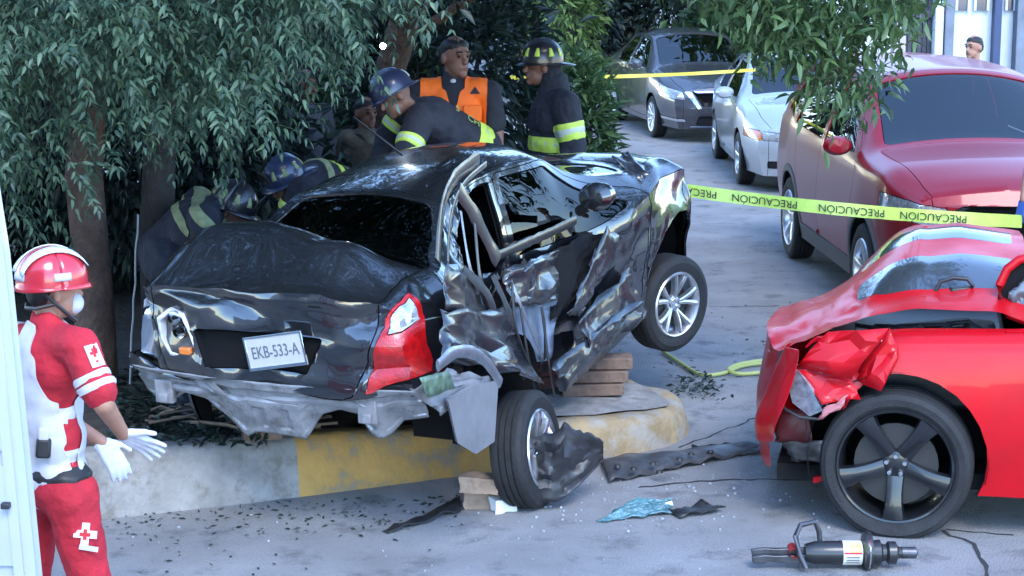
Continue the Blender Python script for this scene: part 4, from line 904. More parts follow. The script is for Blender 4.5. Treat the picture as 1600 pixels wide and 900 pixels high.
def person(name, label, J, face, foot, sk=skin_a, s=1.0, top=None, pants=None, sleeve='short', vox=.013, hair=True, bulk=1.0, group=None, gloves=None, hands=None, headup=(0, 0, 1), hairmat=None, wr=.018):
    """J: world joints. Returns root and its pieces"""
    root = empty(name, foot); tag(root, label, 'person', group); F = Vector(foot)
    J = {k: Vector(v)-F for k, v in J.items()}; up = Vector(headup).normalized()
    f = Vector(face); f = (f-up*f.dot(up)).normalized(); rt = f.cross(up); H = Matrix((rt, f, up)).transposed()
    tor = (J['neck']-J['pelvis']).normalized(); sh = (J['shr']-J['shl']).normalized(); fw = tor.cross(sh)*-1; T = Matrix((sh, sh.cross(tor)*-1, tor)).transposed()
    hc = J['head']; body = []
    body += [('e', hc+H @ Vector((0, -.008, .02))*s, (.074*s, .094*s, .098*s), H), ('e', hc+H @ Vector((0, .03, -.055))*s, (.054*s, .062*s, .062*s), H), ('c', hc+H @ Vector((0, .085, .005))*s, hc+H @ Vector((0, .104, -.028))*s, .010*s, .0145*s), ('c', hc+H @ Vector((-.03, .085, .022))*s, hc+H @ Vector((.03, .085, .022))*s, .011*s, .011*s),
             ('c', hc+H @ Vector((-.014, .084, -.062))*s, hc+H @ Vector((.014, .084, -.062))*s, .009*s, .009*s), ('e', hc+H @ Vector((0, .072, -.095))*s, (.026*s, .022*s, .02*s), H)]
    for q in (-1, 1): body.append(('e', hc+H @ Vector((q*.078, -.01, -.01))*s, (.011*s, .02*s, .032*s), H))
    body += [('c', J['neck'], hc+H @ Vector((0, -.02, -.05))*s, .056*s, .054*s), ('c', J['pelvis'], J['neck']-tor*.12*s, .085*s, .085*s)]
    for q in 'lr':
        body += [('c', J['neck']-tor*.06*s, J['sh'+q], .06*s, .05*s), ('c', J['sh'+q], J['el'+q], .047*s, .042*s), ('c', J['el'+q], J['wr'+q], .042*s, .028*s), ('c', J['pelvis'], J['hi'+q], .09*s, .08*s), ('c', J['hi'+q], J['kn'+q], .075*s, .055*s), ('c', J['kn'+q], J['an'+q], .052*s, .04*s)]
        if not gloves:
            dd, uu, cu = (hands or {}).get(q, (J['wr'+q]-J['el'+q], fw, .4)); hand(body, J['wr'+q], dd, uu, s, cu, .05, 1 if q == 'r' else -1)
    parts = {'root': root, 'J': J, 'H': H, 'T': T, 'F': F, 'hc': hc, 's': s}
    parts['body'] = blob('body', body, vox*.62, sk, root, 3)
    sp, pe = J['neck'], J['pelvis']; b = bulk; ch = sp-tor*.16*s
    if top:
        g = [('e', ch, (.175*s*b, .115*s*b, .19*s), T), ('e', pe+tor*.16*s, (.15*s*b, .11*s*b, .18*s), T), ('e', pe, (.155*s*b, .115*s*b, .14*s), T), ('c', pe, ch, .115*s*b, .12*s*b), ('c', sp-tor*.03*s, sp+tor*.015*s, .075*s, .062*s)]
        for q in 'lr':
            g += [('c', sp-tor*.07*s, J['sh'+q], .075*s*b, .066*s*b)]
            e = J['el'+q]; w = J['wr'+q]
            if sleeve == 'short': g.append(('c', J['sh'+q], J['sh'+q].lerp(e, .78), .066*s*b, .064*s*b))
            elif sleeve == 'long': g += [('c', J['sh'+q], e, .068*s*b, .058*s*b), ('c', e, e.lerp(w, .92), .058*s*b, .05*s*b)]
        parts['top'] = blob('jacket' if sleeve == 'long' else 'shirt', g, vox, top, root, 5, wr, .07)
    if pants:
        g = [('e', pe-tor*.02, (.158*s*b, .12*s*b, .13*s), T)]
        for q in 'lr':
            g += [('c', pe, J['hi'+q], .12*s*b, .105*s*b), ('c', J['hi'+q], J['kn'+q], .098*s*b, .075*s*b), ('c', J['kn'+q], J['an'+q], .075*s*b, .062*s*b)]
        parts['pants'] = blob('trousers', g, vox, pants, root, 5, wr, .09)
        for q in 'lr':
            a = J['an'+q]; fd = (Vector((f.x, f.y, 0)).normalized() if abs(f.z) < .95 else Vector((0, 1, 0)))
            blob('shoe', [('c', a+Vector((0, 0, -.04))-fd*.03, Vector((a.x, a.y, a.z-.05))+fd*.14*s, .045*s, .035*s), ('c', a+Vector((0, 0, -.03)), a+Vector((0, 0, .05)), .045*s, .05*s)], .012, plastic, root)
    if hair:
        hp = [('e', hc+H @ Vector((0, -.012, .056))*s, (.077*s, .092*s, .054*s), H), ('e', hc+H @ Vector((0, -.03, .03))*s, (.080*s, .080*s, .078*s), H), ('e', hc+H @ Vector((0, -.06, .0))*s, (.072*s, .05*s, .07*s), H)]
        parts['hair'] = blob('hair', hp, .010, hairmat or hairm, root, 2, .012, .03)
    # eyes, brows and mouth
    if hc is not None:
        for q in (-1, 1):
            m = MB(); m.lathe([(.001, .009), (.007, .006), (.010, 0), (.001, -.004)], 10, Matrix.Translation(hc+H @ Vector((q*.03, .083, .006))*s) @ H.to_4x4()); m.build('eye', pm('dark eye', (.02, .016, .014), .2), root)
            m = MB(); m.tube([hc+H @ Vector((q*.014, .097, .028))*s, hc+H @ Vector((q*.032, .094, .033))*s, hc+H @ Vector((q*.048, .080, .026))*s], .0042*s, 6); m.build('eyebrow', hairm, root)
        m = MB(); m.tube([hc+H @ Vector((x*.011, .0935-.002*abs(x), -.062))*s for x in (-2, -1, 0, 1, 2)], .0035*s, 6); m.build('mouth', pm('lips', (.18, .06, .055), .5), root)
    return parts
def helmet_shell(root, c, H, s, mat, brim=.02, ridge=False, tilt=0, name='helmet', size=(.118, .142, .125)):
    n, q = 28, 10; v = []; m = MB(); rows = []
    for i in range(q):
        t = math.pi/2*i/(q-1)
        row = []
        for k in range(n+1):
            a = 2*math.pi*k/n; r_ = math.cos(t); z = math.sin(t)*size[2]
            if ridge: z += .012*max(0, 1-abs(math.cos(a)*r_*size[0])/.03)*math.sin(t)**.5
            row.append(c+H @ (Vector((size[0]*math.cos(a)*r_, size[1]*math.sin(a)*r_, z))*s))
        rows.append(row)
    low = [c+H @ (Vector((size[0]*1.01*math.cos(2*math.pi*k/n), size[1]*1.01*math.sin(2*math.pi*k/n), -.025))*s) for k in range(n+1)]
    br = []
    for k in range(n+1):
        a = 2*math.pi*k/n; ff = math.sin(a); e = brim*(1+(2.2 if ff < -.5 and ridge else .6 if ff > .7 else 0)*abs(ff))
        br.append(c+H @ (Vector(((size[0]+e)*math.cos(a), (size[1]+e)*math.sin(a), -.032-.01*abs(ff)))*s))
    m.grid([br, low]+rows); return m.build(name, mat, root, True, 35, thick=.006)
W2 = lambda px, py, d: P(px, py, d)

# --- paramedic, back to the camera, at the left
ft = Vector((-1.66, 6.98, 0)); fc = Vector((.80, .60, 0))
J = dict(head=W2(84, 452, 6.98), neck=W2(70, 508, 6.95), shr=W2(124, 540, 6.80), shl=W2(14, 538, 7.08), elr=W2(162, 632, 6.74), wrr=W2(192, 678, 6.90), ell=W2(88, 648, 7.25), wrl=W2(158, 690, 7.20),
         pelvis=W2(78, 745, 6.97), hir=W2(110, 775, 6.90), hil=W2(52, 775, 7.02), knr=W2(140, 905, 6.92), knl=W2(48, 905, 7.10), anr=Vector((-1.50, 6.92, .09)), anl=Vector((-1.76, 7.16, .09)))
p = person('person', 'paramedic in red uniform, white bib and red helmet, seen from behind', J, (.86, .5, -.05), ft, skin_a, .95, redcloth, redcloth, 'short', .011, hair=True, bulk=1.12, gloves=True, wr=.022)
root, JJ, H, T, hc = p['root'], p['J'], p['H'], p['T'], p['hc']
Fx = (T @ Vector((0, 1, 0))); tor = T @ Vector((0, 0, 1)); sx = T @ Vector((1, 0, 0)); pe, ne = JJ['pelvis'], JJ['neck']
hgt = lambda c: (c-pe).dot(tor)/(ne-pe).dot(tor)
def bibp(c, n):
    u = hgt(c); l = (c-pe).dot(sx); fr = n.dot(Fx)
    if u < -.13 or u > 1.03: return False
    if u > .78 and .05 < abs(l) < .135: return True
    if u > .86: return False
    return abs(fr) > .28 and abs(l) < (.175 if u < .55 else .155)
peel(p['top'], 'bib', whitecloth, root, bibp, .009)
for sg in (-1, 1):
    for lo, hi in ((.44, .51), (.17, .24)): peel(p['top'], 'white_band', whitecloth, root, lambda c, n: n.dot(sx)*sg > .3 and (c-pe).dot(sx)*sg > .10 and (c-pe).dot(sx)*sg < .21 and lo < hgt(c) < hi, .006)
for lo, hi in ((.50, .59), (.65, .74)):
    peel(p['top'], 'sleeve_stripe', whitecloth, root, lambda c, n: lo < along(c, JJ['shr'], JJ['elr'])[0] < hi and along(c, JJ['shr'], JJ['elr'])[1] < .085, .005)
    peel(p['top'], 'sleeve_stripe', whitecloth, root, lambda c, n: lo < along(c, JJ['shl'], JJ['ell'])[0] < hi and along(c, JJ['shl'], JJ['ell'])[1] < .085, .005)
# patch with cross on the sleeve, emblem on the back and on the trousers
def emblem(root, at, nrm, up, w, h, base, cross, name, sc=.5, off=(0, .1)):
    n = Vector(nrm).normalized(); u = (Vector(up)-n*Vector(up).dot(n)).normalized(); r_ = u.cross(n); M = Matrix((r_, u, n)).transposed().to_4x4(); M.translation = at
    o = None
    if base:
        m = MB(); m.prism([(-w/2, -h/2), (w/2, -h/2), (w/2, h/2), (-w/2, h/2)], .003, M); o = m.build(name, base, root, False)
    k = w*sc/6; pts = [(-k, -3*k), (k, -3*k), (k, -k), (3*k, -k), (3*k, k), (k, k), (k, 3*k), (-k, 3*k), (-k, k), (-3*k, k), (-3*k, -k), (-k, -k)]
    m = MB(); m.prism([(x+off[0]*w, y+off[1]*h) for x, y in pts], .0045, M); return m.build('cross', cross, o or root, False)
redmark = pm('red emblem ink', (.5, .02, .03), .7)
us = JJ['shr'].lerp(JJ['elr'], .27); dn = (JJ['elr']-JJ['shr']).normalized(); no = (Vector((.72, -.68, .1))-dn*Vector((.72, -.68, .1)).dot(dn)).normalized()
emblem(root, us+no*.066, no, -dn, .055, .085, whitecloth, redmark, 'sleeve_patch', .6, (0, .12))
emblem(root, us+no*.0665-(-dn)*.025, no, -dn, .03, .02, None, redmark, 'sleeve_patch', .4)
th = W2(133, 838, 6.82)-ft; no = Vector((.15, -1, .1))
emblem(root, th, no, (.12, 0, 1), .085, .085, None, pm('white emblem', (.7, .7, .72), .7), 'emblem', 1.0, (0, .1)); emblem(root, th+Vector((0, -.003, 0)), no, (.12, 0, 1), .04, .04, None, redmark, 'emblem', 1.0, (0, .2))
m = MB(); m.box(th+Vector((.012, -.003, -.045)), (.07, .006, .018), rot=(0, .2, .1)); m.build('emblem_caption', whitecloth, root)
bk = ne.lerp(pe, .42)-Fx*.115-sx*.08; emblem(root, bk, -Fx, tor, .09, .09, None, redmark, 'back_emblem', 1.0)
# belt, radio, gloves, mask, helmet
peel(p['pants'], 'belt', plastic, root, lambda c, n: .05 < hgt(c) < .13, .012)
m = MB(); m.box(W2(68, 700, 6.82)-ft, (.055, .035, .075), rot=(0, .1, .2)); m.build('radio', plastic, root, bevel=.01)
m = MB(); m.box(W2(68, 678, 6.82)-ft, (.04, .03, .05), rot=(0, .1, .2)); m.build('radio', whitecloth, root, bevel=.008)
gl = pm('white latex glove', (.52, .52, .58), .45, nscale=20, namt=.08)
pr = [('c', JJ['wrr'], JJ['wrr'], .035, .035)]; hand(pr, JJ['wrr'], W2(250, 704, 6.98)-W2(192, 676, 6.90), Vector((-.45, .35, .8)), 1.05, .05, .16, -1); blob('glove', pr, .0055, gl, root, 2, .004, .02)
pr = [('c', JJ['wrl'], JJ['wrl'], .036, .036)]; hand(pr, JJ['wrl'], W2(200, 745, 7.16)-W2(160, 690, 7.20), Vector((.5, -.75, .4)), 1.05, .35, .06, 1); blob('glove', pr, .0055, gl, root, 2, .004, .02)
hm = pm('red glossy helmet', (.45, .015, .03), .25, coat=.8, nscale=10, namt=.1); hcen = hc+H @ Vector((0, -.005, .045))
helmet_shell(root, hcen, H, .92, hm, .012)
hs = lambda a, t, k=1.02: hcen+.92*H @ Vector((.118*k*math.cos(a)*math.cos(t), .142*k*math.sin(a)*math.cos(t), .125*k*math.sin(t)))
for side in (-1, 1):
    rows = []
    for u in np.linspace(-1, .85, 14): rows.append([hcen+.92*H @ Vector((side*(.030+w*.042), .14*math.sin(u*1.35), .003+.128*math.cos(u*1.35)*(1-.10*(abs(side*(.030+w*.042))/.118)**2*4)))*1.01 for w in (0, .5, 1)])
    m = MB(); m.grid(rows); m.build('helmet_stripe', pm('white reflective helmet stripe', (.62, .72, .75), .35), root, thick=.004)
rows = [[hs(a, t, 1.03) for a in np.linspace(R(-118), R(-62), 8)] for t in (.02, .12, .24)]; m = MB(); m.grid(rows); m.build('helmet_badge', whitecloth, root, thick=.004)
rows = [[hs(a, t, 1.03) for a in np.linspace(R(-10), R(18), 5)] for t in (.02, .12, .26)]; m = MB(); m.grid(rows); m.build('helmet_badge', whitecloth, root, thick=.004)
for q in ((-.078, -.02, -.03), (.078, -.02, -.03)):
    m = MB(); m.tube([hc+H @ Vector((q[0], -.07, .01)), hc+H @ Vector((q[0]*1.06, -.01, -.05)), hc+H @ Vector((q[0]*.75, .06, -.115))], .008, 6); m.build('chin_strap', plastic, root)
m = MB(); m.tube([hc+H @ Vector((-.082, -.02, -.04)), hc+H @ Vector((-.06, -.085, -.055)), hc+H @ Vector((0, -.105, -.06)), hc+H @ Vector((.06, -.085, -.055)), hc+H @ Vector((.082, -.02, -.04))], .008, 6); m.build('chin_strap', plastic, root)
blob('face_mask', [('e', hc+H @ Vector((0, .068, -.058)), (.046, .044, .044), H)], .008, whitecloth, root, 2)

def upright(px, d, top_py, s=1.0, gz=KH, lean=(0, 0), yaw=0, arms=None, width=1.0):
    """standing figure joints from the head position and facing yaw (0 = towards camera)"""
    hd = P(px, top_py, d)-Vector((0, 0, .12*s)); b = Vector((hd.x, hd.y, gz)); f = Vector((math.sin(yaw), -math.cos(yaw), 0)); r_ = f.cross(Vector((0, 0, 1)))
    hz = hd.z-gz; k = hz/1.63
    J = dict(head=hd, neck=hd-Vector((0, 0, .175*k))-f*.02)
    J['shr'] = J['neck']+r_*.18*k*width-Vector((0, 0, .06*k)); J['shl'] = J['neck']-r_*.18*k*width-Vector((0, 0, .06*k))
    J['pelvis'] = J['neck']-Vector((0, 0, .53*k))
    for q, sg in (('r', 1), ('l', -1)):
        J['hi'+q] = J['pelvis']+r_*sg*.09*k-Vector((0, 0, .05*k)); J['kn'+q] = J['pelvis']+r_*sg*.11*k+f*.02-Vector((0, 0, .47*k)); J['an'+q] = Vector((b.x+r_.x*sg*.12*k, b.y+r_.y*sg*.12*k, gz+.09))
        J['el'+q] = J['sh'+q]+r_*sg*.06*k-Vector((0, 0, .27*k)); J['wr'+q] = J['el'+q]+f*.08-Vector((0, 0, .24*k))
    if arms: J.update(arms)
    return J, b, f, k
# --- man in the orange vest
J, b, f, k = upright(712, 12.8, 58, 1.08, KH, yaw=R(12))
J['elr'] = W2(652, 205, 12.75); J['wrr'] = W2(665, 262, 12.6); J['ell'] = W2(776, 208, 12.75); J['wrl'] = W2(778, 268, 12.6); J['shr'] = W2(652, 143, 12.8); J['shl'] = W2(766, 143, 12.8); J['neck'] = W2(709, 124, 12.82)
p = person('person', 'man in an orange safety vest standing behind the wrecked sedan', J, (.55, -.83, -.03), b, skin_b, 1.18, navyshirt, pm('dark trousers', (.02, .02, .026), .85), 'short', .012, bulk=1.02)
root, JJ, T = p['root'], p['J'], p['T']; Fx = T @ Vector((0, 1, 0)); sx = T @ Vector((1, 0, 0)); tor = T @ Vector((0, 0, 1))
if Fx.y > 0: Fx = -Fx
ne, pe = JJ['neck'], JJ['pelvis']
def vestp(c, n):
    u = (c-pe).dot(tor)/(ne-pe).dot(tor); l = abs((c-ne).dot(sx)); 
    if u < -.1 or u > 1.02 or l > .225: return False
    fr = n.dot(Fx)
    if fr > -.1 and l < .008+.06*max(0, (u-.66)/.36): return False
    if u > .9 and l < .075: return False
    return True
peel(p['top'], 'safety_vest', orange, root, vestp, .012)
peel(p['top'], 'reflective_strip', silverband, root, lambda c, n: .10 < (c-pe).dot(tor)/(ne-pe).dot(tor) < .17 and abs((c-ne).dot(sx)) < .19, .018)
for px, py in ((738, 170),):
    m = MB(); c = W2(px, py, 12.64)-b; m.box(c+Vector((0, .02, -.03)), (.12, .02, .10)); m.build('pocket', orange, root, bevel=.006)
m = MB(); c = W2(742, 142, 12.58)-b; m.prism([(-.035, -.02), (.035, -.02), (0, .03)], .004, TR(c, (R(90), 0, 0))); m.build('vest_mark', navyshirt, root)
blob('undershirt', [('c', ne+Fx*.055-tor*.02, ne+Fx*.085-tor*.10, .035, .02)], .01, whitecloth, root, 2)

# --- firefighter in profile, right of the vest
def fire_helmet(root, hc, H, s, shell, patch=None):
    c = hc+H @ Vector((0, -.005, .05))*s; o = helmet_shell(root, c, H, s, shell, .028, True, size=(.122, .145, .13))
    for a0 in (R(200), R(160), R(235), R(125), R(20), R(-20), R(55), R(-55), R(90), R(270)):
        rows = []
        for t in np.linspace(.16, .62, 5):
            hw = .14*(1-.5*(t-.16)/.46)
            rows.append([c+H @ (Vector((.124*math.cos(a)*math.cos(t), .147*math.sin(a)*math.cos(t), .132*math.sin(t)))*s*1.015) for a in np.linspace(a0-hw, a0+hw, 4)])
        m = MB(); m.grid(rows); m.build('reflective_patch', patch or lime, root, thick=.003)
    m = MB(); m.prism([(-.045, -.03), (.045, -.03), (.05, .03), (0, .075), (-.05, .03)], .008, Matrix.Translation(c+H @ Vector((0, .15, .04))*s) @ H.to_4x4() @ Matrix.Rotation(R(72), 4, 'X')); m.build('helmet_shield', plastic, root)
fhelm = pm('black fire helmet', (.015, .015, .018), .35, coat=.4, nscale=12, namt=.4)
J, b, f, k = upright(846, 13.2, 73, 1.1, KH, yaw=R(-85))
J['neck'] = W2(866, 143, 13.2); J['shl'] = W2(884, 163, 12.95); J['shr'] = W2(862, 161, 13.42); J['ell'] = W2(897, 232, 12.92); J['wrl'] = W2(868, 285, 12.9); J['pelvis'] = W2(866, 268, 13.2)
p = person('person', 'firefighter in dark turnout gear and black helmet, standing in profile', J, (-1, -.12, -.12), b, skin_b, 1.12, navy, navy, 'long', .013, hair=False, bulk=1.34, group='firefighters at the wreck')
root, JJ, T, H, hc = p['root'], p['J'], p['T'], p['H'], p['hc']; ne, pe = JJ['neck'], JJ['pelvis']; tor = (ne-pe).normalized()
fire_helmet(root, hc, H, 1.0, fhelm)
blob('collar', [('c', ne-tor*.06, ne+tor*.05, .125, .105)], .012, navy, root, 3, .01, .05)
blob('hood', [('c', ne-tor*.03, hc+H @ Vector((0, -.055, -.02)), .10, .085), ('e', hc+H @ Vector((0, -.045, .01)), (.092, .075, .10), H)], .012, navy, root, 3)
hg = lambda c, pe, ne: (c-pe).dot((ne-pe).normalized())/(ne-pe).length
def bands(p, spec, arm=((.42, .62),), am=None):
    JJ = p['J']; ne, pe = JJ['neck'], JJ['pelvis']; root = p['root']
    isarm = lambda c: min(along(c, JJ['shl'], JJ['ell'])[1] if along(c, JJ['shl'], JJ['ell'])[0] > .25 else 1, along(c, JJ['shr'], JJ['elr'])[1] if along(c, JJ['shr'], JJ['elr'])[0] > .25 else 1) < .105
    for lo, hi, mat in spec: peel(p['top'], 'reflective_band', mat, root, lambda c, n: lo < hg(c, pe, ne) < hi and not isarm(c), .006)
    for lo, hi in arm:
        for q in 'lr':
            A, B = JJ['sh'+q], JJ['el'+q]; mid = (lo+hi)/2; w = (hi-lo)*.16
            for a_, b_, mt, of in ((lo, hi, am or lime, .006), (mid-w, mid+w, silverband, .009)):
                peel(p['top'], 'reflective_band', mt, root, lambda c, n: a_ < along(c, A, B)[0] < b_ and along(c, A, B)[1] < .115, of)
bands(p, ((.30, .46, lime), (.36, .40, silverband)), ((.42, .78),))

# --- firefighter bent over the far side of the car
ft = Vector((-.42, 12.75, KH))
J = dict(head=W2(617, 150, 12.35), neck=W2(642, 172, 12.45), shr=W2(655, 190, 12.25), shl=W2(638, 168, 12.72), elr=W2(632, 245, 12.1), wrr=W2(600, 275, 12.1), ell=W2(605, 215, 12.7), wrl=W2(590, 265, 12.5),
         pelvis=W2(748, 235, 12.72), hir=W2(752, 262, 12.6), hil=W2(752, 262, 12.85), knr=Vector((-.2, 12.6, .75)), knl=Vector((-.22, 12.9, .75)), anr=Vector((-.35, 12.62, KH+.09)), anl=Vector((-.4, 12.9, KH+.09)))
p = person('person', 'firefighter bent over the far side of the black car', J, (-.85, -.3, -.55), ft, skin_b, 1.1, navy, navy, 'long', .013, hair=False, bulk=1.32, group='firefighters at the wreck', headup=(-.5, 0, .85))
bands(p, ((.02, .22, lime), (.095, .145, silverband)), ((.5, .75),))
root, H, hc, JJ = p['root'], p['H'], p['hc'], p['J']
whelm = pm('white and navy fire helmet', (.03, .035, .08), .3, coat=.6); helmet_shell(root, hc+H @ Vector((0, 0, .05)), H, 1.0, whelm, .015, True)
for a0, t0 in ((R(-40), .3), (R(-100), .3), (R(20), .35)):
    cc = hc+H @ Vector((0, 0, .05)); rows = [[cc+H @ (Vector((.122*math.cos(a)*math.cos(t), .147*math.sin(a)*math.cos(t), .13*math.sin(t)))*1.03) for a in np.linspace(a0-.28, a0+.28, 5)] for t in np.linspace(t0-.2, t0+.3, 4)]; m = MB(); m.grid(rows); m.build('reflective_patch', whitecloth, root, thick=.003)
cdir = (JJ['pelvis']-JJ['neck']).normalized(); nrm = Vector((.1, -.62, .78)); nrm = (nrm-cdir*nrm.dot(cdir)).normalized(); yv = nrm.cross(cdir)
for s_, t, o2 in (('S', .42, .03), ('CH', .66, .01)):
    c0_ = JJ['neck'].lerp(JJ['pelvis'], t)+yv*o2; ok, hit, hn, _ = p['top'].ray_cast(c0_+nrm*.6, -nrm)
    c0_ = hit if ok else c0_+nrm*.15; M = Matrix((cdir, yv, nrm)).transposed().to_4x4(); M.translation = c0_+nrm*.012; text_obj('lettering', s_, .075, pm('dull lime print', (.30, .38, .10), .7), root, M)

# --- firefighter crouched beside the boot, left
ft = Vector((-1.85, 10.75, KH))
J = dict(head=W2(362, 330, 10.75), neck=W2(335, 325, 10.7), shr=W2(318, 345, 10.45), shl=W2(310, 318, 10.95), elr=W2(330, 400, 10.4), wrr=W2(385, 395, 10.45), ell=W2(345, 385, 11.0), wrl=W2(392, 400, 10.9),
         pelvis=W2(262, 395, 10.7), hir=W2(265, 415, 10.55), hil=W2(265, 415, 10.85), knr=Vector((-1.55, 10.5, .72)), knl=Vector((-1.6, 10.95, .7)), anr=Vector((-1.9, 10.55, KH+.09)), anl=Vector((-1.95, 10.95, KH+.09)))
p = person('person', 'firefighter crouched beside the left rear of the black car', J, (.9, -.2, -.4), ft, skin_b, 1.08, navy, navy, 'long', .013, hair=False, bulk=1.34, group='firefighters at the wreck', headup=(.35, 0, .9))
bands(p, ((.55, .68, tan), (.86, 1.02, tan)), ((.55, .75),), tan); fire_helmet(p['root'], p['hc'], p['H'], .95, fhelm, tan)
# --- firefighter ducked behind the roof, only back and helmet show
ft = Vector((-1.45, 12.0, KH))
J = dict(head=W2(448, 285, 11.7), neck=W2(470, 278, 11.85), shr=W2(470, 300, 11.6), shl=W2(480, 278, 12.1), elr=W2(450, 340, 11.6), wrr=W2(430, 360, 11.6), ell=W2(470, 330, 12.1), wrl=W2(440, 350, 12.0),
         pelvis=W2(530, 300, 12.1), hir=W2(530, 325, 12.0), hil=W2(530, 325, 12.2), knr=Vector((-1.2, 11.8, .75)), knl=Vector((-1.2, 12.2, .75)), anr=Vector((-1.0, 11.9, KH+.09)), anl=Vector((-1.0, 12.3, KH+.09)))
p = person('person', 'firefighter ducking behind the car roof with lime bands on his back', J, (-.7, -.6, -.4), ft, skin_b, 1.08, navy, navy, 'long', .013, hair=False, bulk=1.32, group='firefighters at the wreck', headup=(-.35, -.2, .9))
bands(p, ((.30, .42, lime), (.62, .74, tan), (.05, .14, tan)), ((.5, .75),)); fire_helmet(p['root'], p['hc'], p['H'], .95, pm('navy fire helmet', (.02, .03, .07), .3, coat=.6), tan)
# --- person in grey overalls beyond, in the shade
J, b, f, k = upright(478, 14.2, 108, 1.0, KH, yaw=R(40)); 
person('person', 'person in grey overalls standing in the shade behind the tree branches', J, (.6, -.7, -.1), b, skin_b, 1.03, pm('grey overalls', (.09, .10, .13), .85), MATS['grey overalls'], 'long', .016, bulk=1.1)
J, b, f, k = upright(572, 13.9, 150, 1.0, KH, yaw=R(20)); camo = pm('camouflage cloth', (.11, .095, .075), .85, nscale=9, namt=.7)
person('person', 'person in camouflage clothing stooping in the shade behind the car roof', J, (.5, -.8, -.3), b, skin_b, .98, camo, camo, 'long', .016, bulk=1.1)
# --- bystanders by the red SUV
J, b, f, k = upright(1522, 19.6, 55, 1.0, 0, yaw=R(-50)); person('person', 'bystander with short dark hair looking over the red SUV roof', J, (-.75, -.65, 0), b, skin_a, 1.03, pm('navy polo', (.03, .04, .08), .85), navyshirt, 'short', .016)
J, b, f, k = upright(1334, 20.2, 42, 1.0, 0, yaw=R(-30)); p = person('person', 'bystander in a blue shirt and pale cap behind the hanging branch', J, (-.5, -.85, 0), b, skin_a, 1.0, pm('blue shirt', (.10, .20, .50), .85), navyshirt, 'short', .016, hair=False)
helmet_shell(p['root'], p['hc']+Vector((0, 0, .05)), p['H'], .95, pm('pale cap', (.35, .36, .36), .9), .03, False, name='cap')
# --- helper holding the tape at the right edge
bl = pm('blue nitrile glove', (.08, .17, .55), .5); J, b, f, k = upright(1665, 12.2, 96, 1.0, 0, yaw=R(-20))
J['shr'] = W2(1630, 170, 12.1); J['elr'] = W2(1612, 250, 12.0); J['wrr'] = W2(1600, 312, 11.75); J['wrl'] = J['ell']+Vector((.02, -.1, -.22))
p = person('person', 'helper at the right edge with a blue glove holding the caution tape', J, (-.3, -.95, 0), b, skin_a, 1.0, whitecloth, navyshirt, 'short', .016, gloves=True)
for q, dr, cu in (('r', Vector((-.18, -.1, -1)), .7), ('l', Vector((0, -.1, -1)), .4)):
    pr = [('c', p['J']['wr'+q], p['J']['wr'+q], .036, .036)]; hand(pr, p['J']['wr'+q], dr, Vector((-.9, -.3, .2)), 1.15, cu, .05, 1); blob('glove', pr, .008, bl, p['root'], 2)
# ---------------------------------------------------------------- trees
def leafmat(name, c1, c2, tr=.25, rough=.45):
    m = bpy.data.materials.new(name); m.use_nodes = True; N = m.node_tree.nodes; L = m.node_tree.links; b = N['Principled BSDF']; b.inputs['Roughness'].default_value = rough
    g = N.new('ShaderNodeNewGeometry'); mx = N.new('ShaderNodeMix'); mx.data_type = 'RGBA'; mx.inputs['A'].default_value = (*c1, 1); mx.inputs['B'].default_value = (*c2, 1)
    L.new(g.outputs['Random Per Island'], mx.inputs['Factor']); L.new(mx.outputs['Result'], b.inputs['Base Color'])
    t = N.new('ShaderNodeBsdfTranslucent'); L.new(mx.outputs['Result'], t.inputs['Color']); s = N.new('ShaderNodeMixShader'); s.inputs[0].default_value = tr
    L.new(b.outputs[0], s.inputs[1]); L.new(t.outputs[0], s.inputs[2]); L.new(s.outputs[0], N['Material Output'].inputs[0]); return m
def unit(a): return a/np.maximum(np.linalg.norm(a, axis=-1, keepdims=True), 1e-9)
def leaves(pos, d, ln, wd, fold=.25, curl=.12, six=False):
    """folded six-point leaves: arrays of verts and faces"""
    n = len(pos); up = np.tile([0, 0, 1.], (n, 1))+rng.normal(0, .45, (n, 3)); d = unit(d); s = unit(np.cross(d, up)); u = np.cross(s, d)
    ln = np.broadcast_to(np.asarray(ln, float), (n,))[:, None]; wd = np.broadcast_to(np.asarray(wd, float), (n,))[:, None]
    if six:
        c1 = pos+d*ln*.28; c2 = pos+d*ln*.66-u*ln*curl*.5; tip = pos+d*ln-u*ln*curl*1.5
        v = np.stack([pos, c1+s*wd*.5+u*wd*fold, c2+s*wd*.36+u*wd*fold*.7, tip, c2-s*wd*.36+u*wd*fold*.7, c1-s*wd*.5+u*wd*fold, c1, c2], 1).reshape(-1, 3); i = np.arange(n)[:, None]*8
        return v, np.concatenate([i+[0, 1, 6], i+[0, 6, 5], i+[1, 2, 7], i+[1, 7, 6], i+[5, 6, 7], i+[5, 7, 4], i+[2, 3, 7], i+[4, 7, 3]], 0)
    a = pos; m1 = pos+d*ln*.42; tip = pos+d*ln-u*ln*curl*1.5; l = m1+s*wd*.5+u*wd*fold; r = m1-s*wd*.5+u*wd*fold
    v = np.stack([a, l, tip, r], 1).reshape(-1, 3); i = np.arange(n)[:, None]*4
    return v, np.concatenate([i+[0, 1, 2], i+[0, 2, 3]], 0)
